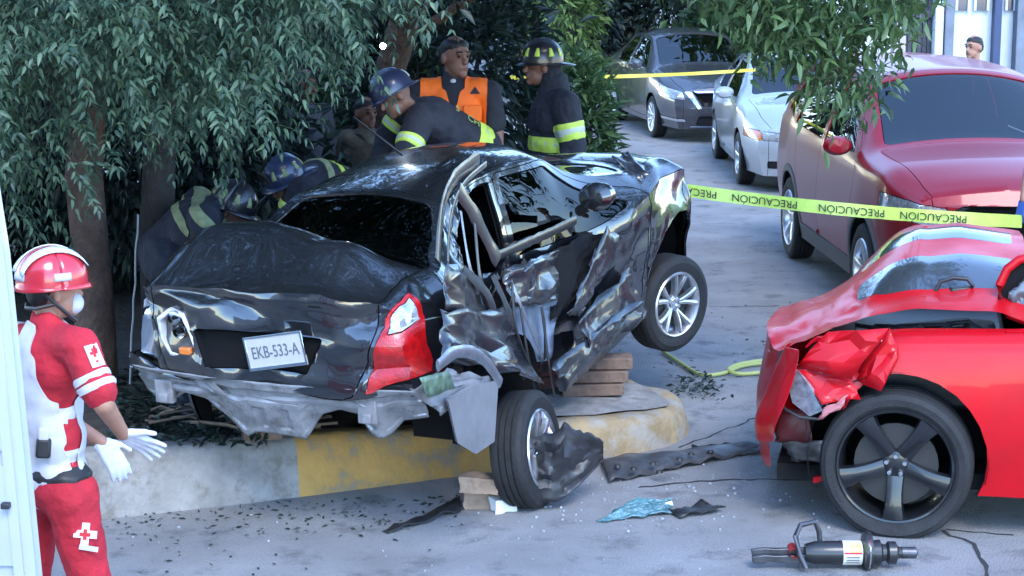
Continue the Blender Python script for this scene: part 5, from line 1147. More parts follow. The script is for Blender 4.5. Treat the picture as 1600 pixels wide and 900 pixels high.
def fast_mesh(name, v, f, mat, parent=None):
    me = bpy.data.meshes.new(name); me.vertices.add(len(v)); me.vertices.foreach_set('co', v.astype(np.float32).ravel()); k = f.shape[1]
    me.loops.add(f.size); me.loops.foreach_set('vertex_index', f.astype(np.int32).ravel()); me.polygons.add(len(f)); me.polygons.foreach_set('loop_start', np.arange(0, f.size, k, dtype=np.int32)); me.update(calc_edges=True); me.validate()
    me.materials.append(mat); o = bpy.data.objects.new(name, me); COL.objects.link(o); o.parent = parent; return o
def fronds(b, d, L, pairs=7, ll=.062, lw=.019, droop=.55):
    n = len(b); d = unit(d); side = unit(np.cross(d, np.array([0, 0, 1.])+rng.normal(0, .25, (n, 3)))); P_, D_, S_ = [], [], []
    for k in range(pairs*2+1):
        t = (k//2+1)/(pairs+.5) if k < pairs*2 else 1.0
        p = b+d*(L*t)[:, None]; p[:, 2] -= droop*L*t*t; tg = d.copy(); tg[:, 2] -= 2*droop*t; tg = unit(tg)
        sg = 0 if k == pairs*2 else (1 if k % 2 else -1)
        dd = tg*.62+side*sg*.72+rng.normal(0, .13, (n, 3)); dd[:, 2] -= .28
        P_.append(p); D_.append(dd); S_.append((1-.35*abs(t-.45))*rng.uniform(.8, 1.15, n))
    S = np.concatenate(S_); return leaves(np.concatenate(P_), np.concatenate(D_), ll*S, lw*S, .22, .12, ll < .066)
def curve_pts(a, b, sag=0, n=6, w=.0, seed=0):
    a, b = Vector(a), Vector(b); r_ = random.Random(seed); out = []
    for i in range(n+1):
        t = i/n; out.append(a.lerp(b, t)+Vector((0, 0, -sag*4*t*(1-t)))+Vector((r_.uniform(-w, w), r_.uniform(-w, w), r_.uniform(-w, w)))*(1 if 0 < i < n else 0))
    return out
barkm = pm('brown bark', (.10, .062, .045), .95, nscale=7, namt=.45, bump=1, bscale=26); barkd = pm('dark bark', (.035, .03, .028), .95, nscale=7, namt=.45, bump=1, bscale=26)
twigm = pm('pale twig', (.16, .12, .09), .9)
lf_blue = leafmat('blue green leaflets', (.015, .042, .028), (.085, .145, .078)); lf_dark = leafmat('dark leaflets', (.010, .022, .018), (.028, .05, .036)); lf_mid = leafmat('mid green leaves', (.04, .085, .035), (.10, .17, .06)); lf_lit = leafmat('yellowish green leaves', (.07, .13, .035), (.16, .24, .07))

def trunk(root, pts, radii, mat, name='trunk', n=12):
    m = MB(); m.tube(pts, radii, n); o = m.build(name, mat, root); 
    for v in o.data.vertices: k = .10*nz(v.co, 5); v.co += v.normal*k*.18
    return o
# --- tree at the left, long drooping pinnate leaves
TA = empty('pinnate_tree', (-2.42, 10.85, KH)); tag(TA, 'leafy tree with drooping pinnate leaves over the paramedic and the sedan boot', 'tree'); o0 = Vector(TA.location)
trunk(TA, [Vector((0, 0, -.1)), Vector((.02, 0, .5)), Vector((-.03, .05, 1.2)), Vector((.05, .0, 1.9)), Vector((.0, .1, 2.8))], [.15, .115, .105, .10, .08], barkm)
ends = [(-1.5, -1.0, 3.2), (-.6, -1.6, 2.9), (.7, -1.4, 2.8), (1.3, -.6, 2.7), (1.9, .4, 2.9), (-1.6, .5, 3.4), (.3, .9, 3.6), (.9, 1.3, 3.2), (.4, -.9, 2.3), (-1.0, -1.3, 2.4)]
for i, e in enumerate(ends):
    st_ = Vector((.0, .03, 1.5+.1*(i % 5))); m = MB(); m.tube(curve_pts(st_, e, -.15, 7, .06, i), np.linspace(.055, .014, 8), 8); m.build('limb', barkm, TA)
LB = lambda px: -108+np.interp(px, [-300, 0, 40, 75, 110, 165, 225, 270, 330, 385, 430, 500, 560, 610, 640, 662], [430, 415, 385, 345, 300, 300, 340, 300, 290, 255, 190, 165, 110, 62, 25, -20])
def sample(n, x0, x1, ytop, d0, d1, lb, jit=18):
    px = rng.uniform(x0, x1, n); lo = lb(px)+rng.normal(0, jit, n); py = ytop+(lo-ytop)*rng.uniform(0, 1, n)**.75; dd = rng.uniform(d0, d1, n)
    a = (px-800)/FPX; b = (450-py)/FPX; r = np.stack([a, CT+b*ST, -ST+b*CT], 1); return np.array([0, 0, CAMH])+r*(dd/r[:, 1])[:, None]
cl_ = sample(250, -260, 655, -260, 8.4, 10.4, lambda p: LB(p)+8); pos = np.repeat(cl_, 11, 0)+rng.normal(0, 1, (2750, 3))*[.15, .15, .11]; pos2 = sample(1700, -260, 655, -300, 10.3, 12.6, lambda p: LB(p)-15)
def outward(p, c, dn=.4): d = unit(p-np.array(c))*.7+rng.normal(0, .6, p.shape); d[:, 2] -= dn; return d
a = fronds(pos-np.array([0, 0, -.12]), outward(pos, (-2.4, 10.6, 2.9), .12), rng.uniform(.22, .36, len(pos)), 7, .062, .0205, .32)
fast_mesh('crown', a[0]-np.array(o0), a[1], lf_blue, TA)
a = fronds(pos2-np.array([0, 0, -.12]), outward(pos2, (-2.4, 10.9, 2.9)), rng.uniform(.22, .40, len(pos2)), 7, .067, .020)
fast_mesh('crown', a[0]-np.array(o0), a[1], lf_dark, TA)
m = MB()
for i in range(200):
    p = Vector(pos[i*11]); m.tube([p+Vector((0, 0, .12)), p+Vector((rng.uniform(-.2, .2), rng.uniform(0, .3), .35)), p+Vector((rng.uniform(-.4, .4), .4, .65))], [.005, .008, .012], 5)
tag(m.build('twigs', twigm, TA), kind='stuff')
m = MB(); q = W2(212, 30, 9.2); m.tube([q-o0, W2(230, 55, 9.2)-o0, W2(205, 100, 9.2)-o0], [.008, .006, .003], 6); m.build('bare_twig', twigm, TA)
m = MB(); m.tube([W2(122, 90, 9.0)-o0, W2(128, 125, 9.0)-o0, W2(148, 152, 9.0)-o0], [.005, .005, .006], 6); m.build('bare_twig', twigm, TA)
# unseen upper crown, added for shade and dark reflections in the car roof
n = 2600; cc = rng.normal(0, 1, (n, 3))*np.array([1.5, 1.3, .7])+np.array([-2.0, 11.2, 4.3]); cc = cc[(cc[:, 2] > 3.5)]; a = leaves(cc, rng.normal(0, 1, cc.shape)-[0, 0, .3], rng.uniform(.14, .24, len(cc)), .08); fast_mesh('crown', a[0]-np.array(o0), a[1], lf_dark, TA)
# --- dark second trunk beside it
TB = empty('dark_tree', (-2.06, 11.1, KH)); tag(TB, 'slim dark-barked tree trunk between the paramedic and the black car', 'tree')
trunk(TB, [Vector((0, 0, -.1)), Vector((-.02, 0, .8)), Vector((.03, .0, 1.6)), Vector((.2, .2, 2.6))], [.12, .10, .09, .06], barkd)
n = 1500; cc = rng.normal(0, 1, (n, 3))*np.array([.8, .7, .5])+np.array([.3, .3, 3.1]); a = leaves(cc, rng.normal(0, 1, (n, 3))-[0, 0, .5], rng.uniform(.08, .16, n), .05); fast_mesh('crown', a[0], a[1], lf_dark, TB)
m = MB(); m.tube(curve_pts(W2(216, 335, 10.6), W2(203, 600, 10.7), 0, 10, .006, 3), .006, 6); tag(m.build('hanging_wire', pm('grey wire', (.32, .32, .34), .5)), 'thin pale wire hanging down beside the dark tree trunk', 'wire')
# --- tree behind the wreck: leaning trunk, wide crown over the cars, hanging branch at right
TC = empty('leaning_tree', (-.75, 14.6, KH)); tag(TC, 'tree leaning over the wreck with narrow leaves hanging at the right', 'tree'); o0 = Vector(TC.location)
trunk(TC, [W2(592, 300, 14.5)-o0, W2(600, 200, 14.4)-o0, W2(612, 100, 14.2)-o0, W2(636, 30, 14.0)-o0, W2(680, -60, 13.7)-o0], [.16, .13, .115, .11, .10], barkm)
for i, (A, B, r0) in enumerate((((655, 45, 13.6), (740, -5, 13.2), .045), ((680, -60, 13.7), (1000, -160, 12.5), .08), ((1000, -160, 12.5), (1250, -120, 11.3), .05), ((1250, -120, 11.3), (1300, 20, 11.0), .018), ((1300, 20, 11.0), (1290, 150, 10.9), .010), ((680, -60, 13.7), (480, -200, 13.0), .07), ((1000, -160, 12.5), (1150, -20, 11.8), .02))):
    m = MB(); m.tube(curve_pts(W2(*A)-o0, W2(*B)-o0, 0, 6, .03, i+9), np.linspace(r0, r0*.6, 7), 8); m.build('limb', barkm, TC)
def sprays(p, n_leaf, spread, ln, wd, dn):
    c = np.repeat(p, n_leaf, 0)+rng.normal(0, spread, (len(p)*n_leaf, 3)); d = rng.normal(0, .5, c.shape); d[:, 2] -= dn; k = rng.uniform(.75, 1.25, len(c)); return leaves(c, d, ln*k, wd*k, .18, .2, True)
LBr = lambda px: -58+np.interp(px, [1120, 1160, 1190, 1240, 1290, 1330, 1370, 1400, 1450], [25, 75, 150, 165, 235, 225, 200, 80, 18])
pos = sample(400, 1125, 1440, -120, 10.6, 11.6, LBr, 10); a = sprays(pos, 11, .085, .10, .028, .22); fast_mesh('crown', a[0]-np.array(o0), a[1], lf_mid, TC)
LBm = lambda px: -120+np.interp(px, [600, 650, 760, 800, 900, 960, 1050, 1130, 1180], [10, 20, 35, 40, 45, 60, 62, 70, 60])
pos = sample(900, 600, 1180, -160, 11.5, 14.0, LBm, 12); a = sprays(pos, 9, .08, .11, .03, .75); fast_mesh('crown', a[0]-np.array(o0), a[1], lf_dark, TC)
n = 4200; cc = rng.normal(0, 1, (n, 3))*np.array([1.4, 1.4, .5])+np.array([-.5, 13.0, 4.5]); cc = cc[cc[:, 2] > 3.8]; a = leaves(cc, rng.normal(0, 1, (len(cc), 3))-[0, 0, .4], rng.uniform(.16, .3, len(cc)), .10); fast_mesh('crown', a[0]-np.array(o0), a[1], lf_dark, TC)  # unseen crown overhead, added so the car roof reflects dark leaves
# --- shrubs and trees behind
def bush(name, label, c, rad, n, ln, wd, mat, stems=5, dn=.3, seed=0, group=None, cat='shrub'):
    root = empty(name, (c[0], c[1], c[2])); tag(root, label, cat, group)
    d = unit(rng.normal(0, 1, (n, 3))); r = rng.uniform(.35, 1, n)**.6; p = d*r[:, None]*np.array(rad); p += .18*np.array(rad)*np.stack([np.sin(p[:, 1]*5+seed), np.cos(p[:, 0]*6+seed), np.sin(p[:, 0]*7-seed)], 1); p[:, 2] += rad[2]
    p[:, 2] = np.abs(p[:, 2]); k = rng.uniform(.7, 1.3, n); dd = d+rng.normal(0, .6, (n, 3)); dd[:, 2] -= dn; a = leaves(p, dd, ln*k, wd*k, .2); fast_mesh('crown', a[0], a[1], mat, root)
    for i in range(stems):
        an = 6.28*i/stems; m = MB(); m.tube(curve_pts((.05*math.cos(an), .05*math.sin(an), 0), (rad[0]*.55*math.cos(an), rad[1]*.55*math.sin(an), rad[2]*1.3), -.1, 5, .04, i), np.linspace(.03, .01, 6), 6); m.build('stem', barkd, root)
    return root
gb = 'shrubs and trees behind the wreck'
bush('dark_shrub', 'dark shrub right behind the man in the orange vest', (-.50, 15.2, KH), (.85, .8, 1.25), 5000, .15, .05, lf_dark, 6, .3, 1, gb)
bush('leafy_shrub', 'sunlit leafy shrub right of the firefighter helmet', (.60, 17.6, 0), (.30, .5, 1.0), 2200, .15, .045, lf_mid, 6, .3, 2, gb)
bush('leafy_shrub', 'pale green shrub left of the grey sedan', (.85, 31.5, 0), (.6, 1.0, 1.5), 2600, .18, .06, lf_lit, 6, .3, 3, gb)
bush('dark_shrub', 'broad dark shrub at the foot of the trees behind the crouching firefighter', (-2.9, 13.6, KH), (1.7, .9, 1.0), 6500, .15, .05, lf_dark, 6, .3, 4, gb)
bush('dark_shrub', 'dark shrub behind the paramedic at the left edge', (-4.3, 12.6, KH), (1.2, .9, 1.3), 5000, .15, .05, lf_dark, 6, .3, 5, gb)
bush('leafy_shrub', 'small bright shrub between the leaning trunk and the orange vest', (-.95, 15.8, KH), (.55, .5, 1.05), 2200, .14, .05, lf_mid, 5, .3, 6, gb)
for i_, (x_, y_, r_3, lb_) in enumerate(((-5.6, 16.4, (1.5, .8, .95), 'low dark shrub beyond the median at the far left'), (-3.3, 16.6, (1.4, .8, .9), 'low dark shrub beyond the median behind the crouched firefighters'), (-1.6, 17.2, (1.1, .8, 1.0), 'low dark shrub beyond the median left of the leaning trunk'))):
    bush('dark_shrub', lb_, (x_, y_, 0), r_3, 4200, .17, .06, lf_dark, 5, .3, 8+i_, gb)
for i_, (x_, y_, r_3, lb_) in enumerate(((.9, 35.5, (1.3, 1, 1.35), 'tall dark hedge bush left behind the grey sedan'), (3.1, 36.5, (1.5, 1, 1.4), 'tall dark hedge bush right behind the grey sedan'), (5.4, 35.0, (1.3, 1, 1.5), 'tall dark hedge bush between the silver sedan and the house'))):
    bush('hedge_bush', lb_, (x_, y_, 0), r_3, 4200, .22, .08, lf_dark, 5, .3, 12+i_, gb)
def bigtree(label, c, h, rad, n, ln, mat, seed, tz=1.6):
    root = empty('street_tree', c); tag(root, label, 'tree', 'trees along the far street'); trunk(root, [Vector((0, 0, -.1)), Vector((.05, 0, h*.3)), Vector((.0, .1, h*.65))], [.2, .16, .1], barkd)
    k = rng.normal(0, 1, (26, 3)); k = unit(k)*np.array(rad)*rng.uniform(.35, .9, (26, 1))+np.array([0, 0, h*.62]); p = k[rng.integers(0, 26, n)]+rng.normal(0, .26, (n, 3))*np.array(rad); d = rng.normal(0, .7, (n, 3)); d[:, 2] -= .4
    p = p[p[:, 2] > tz*.5]; d = d[:len(p)]; kk = rng.uniform(.7, 1.3, len(p)); a = leaves(p, d, ln*kk, ln*.4*kk, .2); fast_mesh('crown', a[0], a[1], mat, root)
    for i in range(5):
        m = MB(); an = 1.26*i+seed; m.tube(curve_pts((0, 0, h*.3), (rad[0]*.6*math.cos(an), rad[1]*.6*math.sin(an), h*.7), 0, 5, .05, i), np.linspace(.08, .02, 6), 6); m.build('limb', barkd, root)
for i, (x, y, h, r, mt, lb) in enumerate(((-6.5, 17.5, 5, (2.6, 2, 2.2), lf_dark, 'dark tree far left beyond the median'), (-3.2, 18.5, 5, (2.3, 2, 2.3), lf_dark, 'dark tree beyond the median behind the crouching firefighters'), (-1.9, 21, 5, (2.0, 2, 2.4), lf_dark, 'dark tree beyond the man in the orange vest'),
     (-10, 21, 6, (3, 2.5, 2.8), lf_dark, 'tall dark tree at the far left edge'), (1.2, 39, 6.5, (2.8, 2.5, 3.0), lf_dark, 'dark tree directly behind the grey sedan'), (4.4, 40, 6, (2.6, 2.5, 2.8), lf_mid, 'mid green tree beyond the silver sedan'), (-2.5, 33, 7, (3.4, 3, 3.2), lf_dark, 'broad dark tree at the end of the street'), (3.9, 31, 4.5, (1.3, 1.4, 1.9), lf_mid, 'slim green tree beside the house wall'), (-.8, 46, 7, (3.2, 2.5, 3.2), lf_dark, 'far dark tree at the left end of the street'), (2.9, 47, 7, (3.0, 2.5, 3.2), lf_dark, 'far dark tree closing the street behind the grey sedan'))):
    bigtree(lb, (x, y, 0), h, r, 6500, .2 if y < 30 else .26, mt, i)
# litter under the trees
m = MB(); r_ = random.Random(3)
for i in range(46):
    p = G(r_.uniform(225, 420), r_.uniform(600, 690), KH); p.z = KZ(p.x)+.0+r_.uniform(0, .07); an = r_.uniform(-.6, .6); ln = r_.uniform(.12, .45); m.tube(curve_pts(p, p+Vector((ln*math.cos(an), ln*math.sin(an), r_.uniform(-.02, .05))), 0, 4, .02, i), r_.uniform(.004, .010), 5)
tag(m.build('fallen_twigs', twigm), 'loose twigs heaped on the median soil under the car boot', 'twigs', kind='stuff')
n = 900; pp = np.array([list(G(rng.uniform(180, 420), rng.uniform(590, 700), KH)) for _ in range(n)]); pp[:, 2] += rng.uniform(0, .06, n); a = leaves(pp, rng.normal(0, 1, (n, 3))*[1, 1, .3], rng.uniform(.04, .09, n), .03); tag(fast_mesh('leaf_litter', a[0], a[1], lf_dark), kind='stuff')
pp = []
for _ in range(200):
    t = rng.uniform(); px = rng.uniform(150, 720); py = 790+abs(rng.normal(0, 28))-(px-200)*.03; q = G(px, py); pp.append((q.x, q.y, .006))
for _ in range(45): q = G(rng.uniform(60, 500), rng.uniform(800, 900)); pp.append((q.x, q.y, .006))
for _ in range(60): q = G(rng.uniform(940, 1260), rng.uniform(430, 640)); pp.append((q.x, q.y, .006))
pp = np.array(pp); n = len(pp); a = leaves(pp, rng.normal(0, 1, (n, 3))*[1, 1, .12], rng.uniform(.02, .05, n), .014, .1, .02); tag(fast_mesh('fallen_leaves', a[0], a[1], lf_dark), kind='stuff')
pp = np.array([list(G(rng.normal(1092, 22), rng.normal(612, 12), 0)) for _ in range(130)]); pp[:, 2] = rng.uniform(.01, .07, len(pp)); a = leaves(pp, rng.normal(0, 1, (len(pp), 3))*[1, 1, .4], rng.uniform(.035, .06, len(pp)), .02, six=True); tag(fast_mesh('broken_sprig', a[0], a[1], lf_dark), 'broken leafy sprig lying on the road past the kerb nose', 'branch', kind='stuff')

m = MB(); bg_ = G(330, 655, KH); rows = []
for i in range(12):
    a_ = math.pi*i/11; row = []
    for k in range(17):
        b_ = 2*math.pi*k/16; d_ = Vector((math.sin(a_)*math.cos(b_), math.sin(a_)*math.sin(b_), max(0, math.cos(a_)))); r_3 = .8+.35*ridged(d_, 2.2, 5); row.append(Vector((bg_.x+d_.x*.30*r_3, bg_.y+.25+d_.y*.2*r_3, KZ(bg_.x)-.02+d_.z*.10*r_3)))
    rows.append(row)
m.grid(rows); tag(m.build('plastic_bag', pm('black bin bag', (.012, .013, .018), .3, coat=.3)), 'crumpled black plastic bag lying among twigs on the median', 'bag')
# ---------------------------------------------------------------- house facade at the top right
HB = empty('house', (7.2, 27.6, 0)); tag(HB, 'white house front with tall dark windows and plank gate, behind the red SUV', 'house')
wallm = pm('white render', (.56, .60, .62), .85, nscale=3, namt=.06); darkw = pm('weathered dark planks', (.055, .055, .07), .8, nscale=8, namt=.4); greyw = pm('grey pillar render', (.16, .18, .22), .85, nscale=5, namt=.2); winm = pm('dark window pane', (.04, .055, .09), .15, coat=.5, nscale=3, namt=.4)
hx = lambda px: (P(px, 40, 27.6).x-7.2)
m = MB(); m.box((.3, .4, 2.1), (6.0, .4, 4.2)); m.build('wall', wallm, HB)
for i in range(6):
    m = MB(); x = hx(1414)+(hx(1460)-hx(1414))*(i+.5)/6; m.box((x, .17, 1.6), ((hx(1460)-hx(1414))/6-.012, .05, 3.2)); m.build('gate_plank', darkw, HB, bevel=.004)
m = MB(); m.box(((hx(1414)+hx(1460))/2, .12, 1.75), (hx(1460)-hx(1414), .04, .1)); m.build('gate_rail', darkw, HB)
m = MB(); m.box((hx(1467), .1, 2.0), (.12, .3, 4)); m.build('pilaster', wallm, HB, bevel=.01)
m = MB(); m.box((hx(1482), .08, 2.0), (hx(1489)-hx(1475), .34, 4)); m.build('pillar', greyw, HB, bevel=.01)
for a, b in ((1497, 1516), (1526, 1546), (1575, 1588)):
    m = MB(); m.box(((hx(a)+hx(b))/2, .19, 2.75), (hx(b)-hx(a), .06, 1.9)); w = m.build('window', winm, HB)
    for x in (hx(a), hx(b)):
        m = MB(); m.box((x, .175, 2.75), (.035, .09, 1.9)); m.build('frame', wallm, w)
m = MB(); m.box((hx(1560), .12, 2.0), (.10, .2, 4)); m.build('downpipe', pm('dark blue pipe', (.03, .05, .12), .5), HB)
m = MB(); m.box((hx(1597), .12, 2.0), (.16, .3, 4)); m.build('pillar', greyw, HB, bevel=.01)
m = MB(); m.box((.3, .3, 4.3), (6.2, .9, .18)); m.build('roof_slab', greyw, HB)
m = MB(); m.box((P(1404, 50, 25.5).x, 25.5, 2.0), (.17, .17, 4.0)); tag(m.build('concrete_post', pm('pale post', (.42, .36, .36), .9, nscale=6, namt=.15), bevel=.012), 'pale square post left of the plank gate', 'post')
m = MB(); m.box((9.0, 24, .07), (6.4, 26, .14)); tag(m.build('sidewalk', kerbmat, bevel=.02), kind='structure')
# ---------------------------------------------------------------- caution tapes
tapem = pm('yellow green plastic tape', (.55, .72, .13), .4, nscale=30, namt=.08); tapey = pm('yellow plastic tape', (.75, .62, .05), .4, nscale=30, namt=.1); ink = pm('black print', (.012, .012, .014), .6)
def tape(name, label, A, B, sag, h, mat, words=0, off=0, size=.06, lean=.0):
    pts = curve_pts(A, B, sag, 60); rows = []; d0 = (Vector(B)-Vector(A)).normalized(); nrm = Vector((d0.y, -d0.x, 0)).normalized()
    for i, p_ in enumerate(pts):
        tw = .12*math.sin(i*.35)+lean; upv = Vector((0, 0, 1))*math.cos(tw)+nrm*math.sin(tw); w_ = .004*math.sin(i*1.3); rows.append([p_+upv*h*(t-.5)+nrm*w_ for t in (0, .5, 1)])
    m = MB(); m.grid(rows); o = m.build(name, mat); tag(o, label, 'tape', 'caution tapes')
    tot = (Vector(B)-Vector(A)).length
    for k in range(words):
        u = (off+k*1.0)/words if False else off+k*(1-off)/words
        i = int(u*60); p_ = pts[i]; dx = (pts[min(i+3, 60)]-pts[max(i-3, 0)]).normalized(); upv = Vector((0, 0, 1)); nn = dx.cross(upv).normalized()
        if nn.y > 0: nn = -nn
        tw = .12*math.sin(i*.35)+lean; upv = (Vector((0, 0, 1))*math.cos(tw)+nrm*math.sin(tw)).normalized(); nn = nrm if nrm.y < 0 else -nrm
        M = Matrix((-dx, -upv, nn)).transposed().to_4x4(); M.translation = p_+nn*.010; t_ = text_obj('lettering', 'PRECAUCIÓN', size, ink, o, M)
    return o
tape('caution_tape', 'near yellow-green caution tape printed upside down, from the wreck to the right edge', W2(1012, 288, 12.0), W2(1597, 346, 11.72), .035, .082, tapem, 4, .10, .066)
tape('caution_tape', 'far yellow caution tape stretched in front of the grey sedan', W2(730, 121, 17.0), W2(1180, 109, 22.0), .03, .036, tapey)
# ---------------------------------------------------------------- white van door at the left edge
VN = empty('white_van', (-1.95, 6.0, 0)); tag(VN, 'open white van door at the left edge beside the paramedic', 'van')
vanp = pm('white van paint', (.38, .42, .48), .35, coat=.5, nscale=4, namt=.05)
v0 = Vector(VN.location); dq = lambda px, py, d=6.25: W2(px-9, py, d)-v0
m = MB(); A = [dq(8, 400), dq(60, 915), dq(-190, 915), dq(-200, 300), dq(-8, 300)]
pl = [(p_.x, p_.z) for p_ in A]; m.add([Vector((x, .25, z)) for x, z in pl]+[Vector((x, .33, z)) for x, z in pl], [tuple(range(5)), tuple(range(9, 4, -1))]+[(i, (i+1) % 5, 5+(i+1) % 5, 5+i) for i in range(5)]); m.build('door', vanp, VN, bevel=.015)
m = MB(); A = [dq(4, 470), dq(46, 905), dq(36, 905), dq(-6, 470)]; m.add([Vector((p_.x, .235, p_.z)) for p_ in A]+[Vector((p_.x, .249, p_.z)) for p_ in A], [(0, 1, 2, 3), (7, 6, 5, 4)]+[(i, (i+1) % 4, 4+(i+1) % 4, 4+i) for i in range(4)]); m.build('door_seal_rib', vanp, VN, bevel=.006)
for (a, b, c, d) in (((-60, 560), (4, 565), (22, 700), (-60, 700)), ((-60, 725), (24, 730), (38, 880), (-60, 880))):
    A = [dq(*q_) for q_ in (a, b, c, d)]; m = MB(); m.add([Vector((p_.x, .238, p_.z)) for p_ in A]+[Vector((p_.x, .249, p_.z)) for p_ in A], [(0, 1, 2, 3), (7, 6, 5, 4)]+[(i, (i+1) % 4, 4+(i+1) % 4, 4+i) for i in range(4)]); m.build('door_panel', vanp, VN, bevel=.01)
m = MB(); m.box(dq(18, 790, 6.22), (.03, .03, .02)); m.build('door_latch', plastic, VN, bevel=.004)
m = MB(); m.box((-1.25, -1.4, 1.25), (1.9, 3.2, 1.9)); m.build('van_body', vanp, VN, bevel=.08)
for y_ in (-2.4, -.5):
    wheel(VN, (-.38, y_, .33), .33, .2, .2, 5, 'single', alloy, 1, (0, 0, R(-90)))
# ---------------------------------------------------------------- lit work lamp and added bright spot on the roof
def lamp(name, label, loc, r, e):
    root = empty(name, loc); tag(root, label, 'lamp'); m = MB(); m.lathe([(.001, -r), (r*.7, -r*.7), (r, 0), (r*.7, r*.7), (.001, r)], 14); m.build('bulb', pm('lit lamp', (1, 1, 1), .4, emit=(.75, .85, 1), estr=e), root)
    m = MB(); m.lathe([(r*1.05, -r*.2), (r*1.3, r*.3), (r*1.1, r*2.6), (.001, r*2.8)], 14); m.build('housing', plastic, root)
lamp('work_lamp', 'bright white work lamp hung by the leaning tree trunk', W2(598, 72, 12.0), .019, 30)
lamp('roof_bright_spot', 'added glowing bright spot on the roof edge of the black car', W2(634, 252, 11.4), .022, 14)  # glowing bulb added to stand for a bright spot on the roof
# ---------------------------------------------------------------- hydraulic rescue spreader on the road
SPD = empty('rescue_spreader', G(1300, 888, 0)); tag(SPD, 'black hydraulic rescue spreader lying on the road at the bottom right', 'rescue tool'); s0 = Vector(SPD.location); q_ = lambda px, py, z: G(px, py, z)-s0
metal = pm('dark tool steel', (.09, .09, .10), .4, metal=.7, nscale=10, namt=.4); tblack = pm('black tool body', (.014, .014, .016), .4, coat=.3)
ya = Vector((0, 0, 0)); zc_ = .075
def X(px): return (px-1300)/3000*G(1300, 880, .07).y*1.02
m = MB(); m.tube([(X(1255), 0, zc_), (X(1270), 0, zc_), (X(1312), 0, zc_), (X(1360), 0, zc_)], [.04, .052, .055, .055], 20); m.build('body', tblack, SPD)
m = MB(); m.tube([(X(1315), 0, zc_), (X(1346), 0, zc_)], .0565, 20, cap=False); lb = m.build('body_label', pm('white label', (.62, .6, .55), .5), SPD)
m = MB(); m.grid([[(X(px), -.0585*math.cos(t), zc_+.0585*math.sin(t)) for t in np.linspace(.35, 1.0, 6)] for px in (1326, 1345)]); m.build('label_patch', tapem, lb)
m = MB(); m.grid([[(X(px), -.0585*math.cos(t), zc_+.0585*math.sin(t)) for t in np.linspace(.18, .33, 4)] for px in (1316, 1345)]); m.build('label_patch', redmark, lb)
for dz in (-.35, -.12, -.6):
    m = MB(); m.grid([[(X(px), -.0585*math.cos(t), zc_+.0585*math.sin(t)) for t in np.linspace(dz, dz+.07, 3)] for px in (1320, 1341)]); m.build('label_print', ink, lb)
m = MB(); m.lathe([(.05, X(1347)), (.085, X(1350)), (.09, X(1356)), (.085, X(1362)), (.05, X(1364))], 28, TR((0, 0, zc_+.01), (0, 0, R(-90)))); m.build('collar_ring', tblack, SPD)
m = MB(); m.lathe([(.088, X(1355)), (.0925, X(1356.5)), (.088, X(1358))], 28, TR((0, 0, zc_+.01), (0, 0, R(-90)))); m.build('collar_rim', chrome, SPD)
m = MB(); m.lathe([(.055, X(1362)), (.06, X(1376)), (.04, X(1380)), (.038, X(1386)), (.052, X(1390)), (.052, X(1402)), (.03, X(1406)), (.024, X(1412)), (.026, X(1434)), (.018, X(1437)), (.001, X(1437))], 20, TR((0, 0, zc_), (0, 0, R(-90)))); m.build('rear_handle', tblack, SPD)
m = MB(); m.tube([(X(1412), 0, zc_), (X(1435), 0, zc_)], .0275, 16); m.build('grip', metal, SPD)
m = MB(); m.tube([(X(1254), -.06, .02), (X(1243), -.05, .09), (X(1238), -.02, .16), (X(1248), .02, .20), (X(1272), .04, .21), (X(1280), .05, .16), (X(1283), .05, .09)], .0125, 10); m.build('carry_handle', metal, SPD)
for s_, dz in ((1, .012), (-1, -.012)):
    m = MB(); m.prism([(X(1168), .012), (X(1170), -.020), (X(1188), -.022), (X(1195), -.012), (X(1256), -.026), (X(1258), .02), (X(1206), .016), (X(1190), .020)], .022, TR((0, .011+s_*.014, zc_-.012+dz), (R(90), 0, 0))); m.build('spreader_arm', metal, SPD, bevel=.004)
m = MB(); m.lathe([(.022, -.05), (.022, .05)], 12, TR((X(1236), 0, zc_+.01))); m.build('pivot_pin', pm('red pivot', (.35, .02, .02), .4), SPD)
# ---------------------------------------------------------------- debris
dkplastic = pm('scuffed dark plastic', (.045, .045, .05), .55, nscale=7, namt=.5, rvar=.2, dirt=(.13, .12, .115, 6, .55, .7)); blkplastic = pm('black plastic shard', (.02, .02, .022), .5, nscale=9, namt=.4)
wood = pm('weathered wood block', (.20, .13, .095), .85, nscale=5, namt=.3, bump=.6, bscale=30); brickm = pm('dusty brick', (.30, .21, .15), .95, nscale=8, namt=.25, bump=.8, bscale=20)
def bender(pts): return [Vector(p_) for p_ in pts]
# undertray strip
rows = []
for t in np.linspace(0, 1, 26):
    a, b = G(936+258*t, 722-28*t, 0), G(952+240*t, 757-50*t, 0); row = []
    for u in np.linspace(0, 1, 7): p_ = a.lerp(b, u); row.append(p_+Vector((0, 0, .02+.03*abs(math.sin(u*math.pi))+.02*nz(p_, 7)+.012*math.sin(t*40)*(u > .7))))
    rows.append(row)
m = MB(); m.grid(rows); o = m.build('undertray', dkplastic, thick=.006); tag(o, 'long torn plastic undertray strip lying between the two wrecks', 'debris')
for px, py in ((990, 735), (1020, 727), (1030, 740), (1062, 720), (1080, 712), (965, 731), (1110, 708)):
    m = MB(); g = G(px, py, .05); m.lathe([(.001, .012), (.014, .012), (.02, 0)], 10, TR((g.x, g.y, g.z+.006), (R(90), 0, 0))); m.build('dimple', blkplastic, o)
o = crumple_sheet('bumper_corner', [G(1080, 697, .03), G(1188, 690, .05), G(1192, 708, .02), G(1085, 702, .01)], (10, 4), .02, blkplastic, None, 5, .006, .01); tag(o, 'flat black plastic piece under the red car front corner', 'debris')
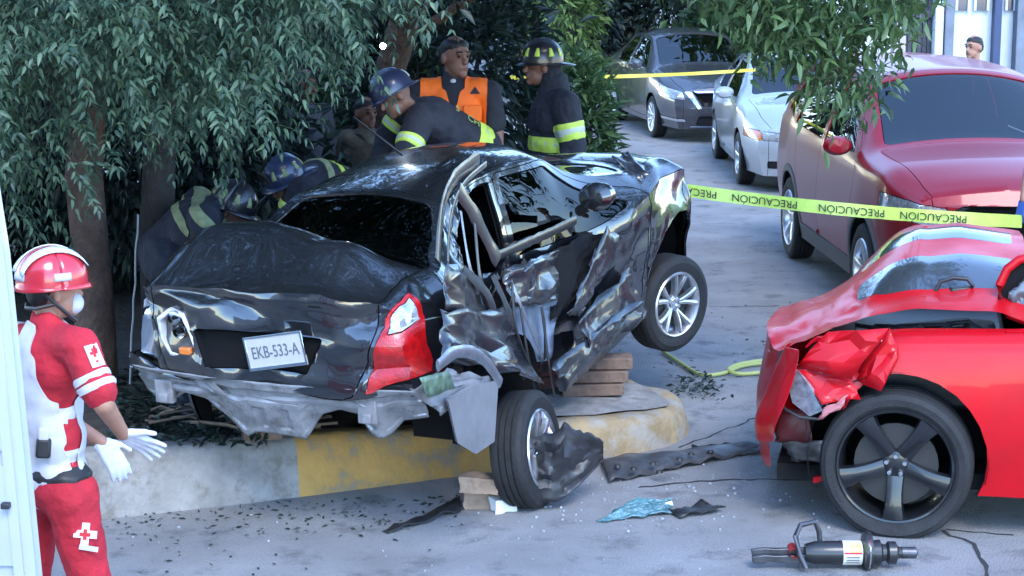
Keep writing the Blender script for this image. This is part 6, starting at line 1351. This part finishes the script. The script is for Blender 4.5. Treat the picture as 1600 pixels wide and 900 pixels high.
o = crumple_sheet('black_trim_shard', [G(598, 828, .01), G(718, 778, .03), G(722, 796, .02), G(606, 832, .01)], (14, 4), .03, blkplastic, None, 8, .006, .006); tag(o, 'bent black trim shard on the road by the broken bricks', 'debris')
o = crumple_sheet('black_shard', [G(1046, 800, .01), G(1095, 783, .03), G(1132, 795, .02), G(1062, 809, .01)], (8, 6), .03, blkplastic, None, 11, .006, .008); tag(o, 'small black plastic shard right of the broken glass', 'debris')
shg = glassmat('green broken glass', (.30, .62, .60), .08); shm = pm('teal shattered laminated glass', (.07, .17, .185), .12, spec=.7, coat=1, nscale=40, namt=.5, bump=.5, bscale=80)
o = crumple_sheet('glass_sheet', [G(932, 815, .01), G(985, 784, .06), G(1050, 778, .05), G(1048, 800, .02)], (10, 8), .025, shm, None, 13, .006, .012, 12, False); tag(o, 'crumpled green sheet of shattered window glass on the road', 'glass')
rr = random.Random(8); m = MB()
for i in range(150):
    g = G(rr.gauss(1010, 120), rr.gauss(790, 26), 0); s_ = rr.uniform(.004, .014); m.box((g.x, g.y, s_*.4), (s_, s_*rr.uniform(.5, 1), s_*.7), rot=(0, 0, rr.uniform(0, 3)))
for i in range(130):
    g = G(rr.uniform(200, 1500), rr.uniform(700, 900), 0)
    if g.y > 9.3 and g.x < .9: continue
    s_ = rr.uniform(.003, .011); m.box((g.x, g.y, s_*.4), (s_, s_*rr.uniform(.5, 1), s_*.7), rot=(0, 0, rr.uniform(0, 3)))
tag(m.build('glass_crumbs', pm('pale crumbs', (.30, .33, .36), .4, nscale=40, namt=.6), smooth=False), kind='stuff')
def rock(name, label, c, dims, mat, seed, rot=0, cat='brick'):
    b_ = bmesh.new(); bmesh.ops.create_cube(b_, size=1); bmesh.ops.subdivide_edges(b_, edges=b_.edges, cuts=5, use_grid_fill=True); E = Matrix.Rotation(rot, 3, 'Z')
    for v in b_.verts:
        p_ = Vector((v.co.x*dims[0], v.co.y*dims[1], v.co.z*dims[2])); p_ += p_.normalized()*(.012*nz(p_, 22, seed)+.012*ridged(p_, 9, seed, 2)-.008); v.co = E @ p_
    o = frombm(name, b_, mat, None, True, 30); o.location = c; return tag(o, label, cat)
g = G(757, 795, 0); rock('broken_brick', 'lower broken brick on the road against the rear tyre', (g.x, g.y+.05, .055), (.22, .13, .11), brickm, 1, .1)
g = G(752, 768, .12); rock('broken_brick', 'upper broken brick balanced on another by the rear tyre', (g.x, g.y+.05, .15), (.20, .12, .08), brickm, 2, -.25)
g = G(787, 800, 0); rock('white_rubble', 'small white lump of rubble in front of the rear tyre', (g.x, g.y+.02, .035), (.12, .08, .07), pm('white plaster lump', (.6, .6, .62), .8), 4, .4, 'rubble')
def block(name, label, c, dims, rot): 
    m = MB(); m.box((0, 0, 0), dims); o = m.build(name, wood, bevel=.008); o.location = c; o.rotation_euler = rot; return tag(o, label, 'wood block', 'wooden cribbing blocks')
g = G(404, 688, KH); block('wood_block', 'upright wooden block wedged under the sedan boot', (g.x, g.y+.06, KH+.13), (.20, .16, .26), (0, 0, .35))
g = G(470, 690, KH)
for i, (px, py, z, lb_) in enumerate(((925, 618, 0, 'bottom board of the wood stack on the kerb nose'), (925, 603, 1, 'middle board of the wood stack on the kerb nose'), (945, 576, 2, 'top board of the wood stack on the kerb nose'))):
    g = G(925, 625, .20); block('wood_block', lb_, (g.x+.03*i, g.y+.12+.02*i, .20+.045+z*.075), (.36, .16, .07), (0, 0, .12-.06*i))
m = MB(); path = [G(1035, 548, .02), G(1062, 566, .02), G(1095, 585, .02), G(1130, 583, .02), G(1160, 572, .02), G(1195, 568, .02), G(1230, 572, .02), G(1195, 581, .02), G(1155, 584, .02), G(1138, 577, .03), G(1165, 567, .035), G(1230, 560, .02), G(1320, 556, .02)]
pp = []
for i in range(len(path)-1):
    p0, p1, p2, p3 = path[max(i-1, 0)], path[i], path[i+1], path[min(i+2, len(path)-1)]
    for t in np.linspace(0, 1, 7)[:-1]: pp.append(.5*((2*p1)+(-p0+p2)*t+(2*p0-5*p1+4*p2-p3)*t*t+(-p0+3*p1-3*p2+p3)*t**3))
m.tube(pp, .013, 8); tag(m.build('hydraulic_hose', pm('yellow green hose', (.38, .42, .13), .5)), 'yellow-green hydraulic hose looped on the road behind the red car nose', 'hose')
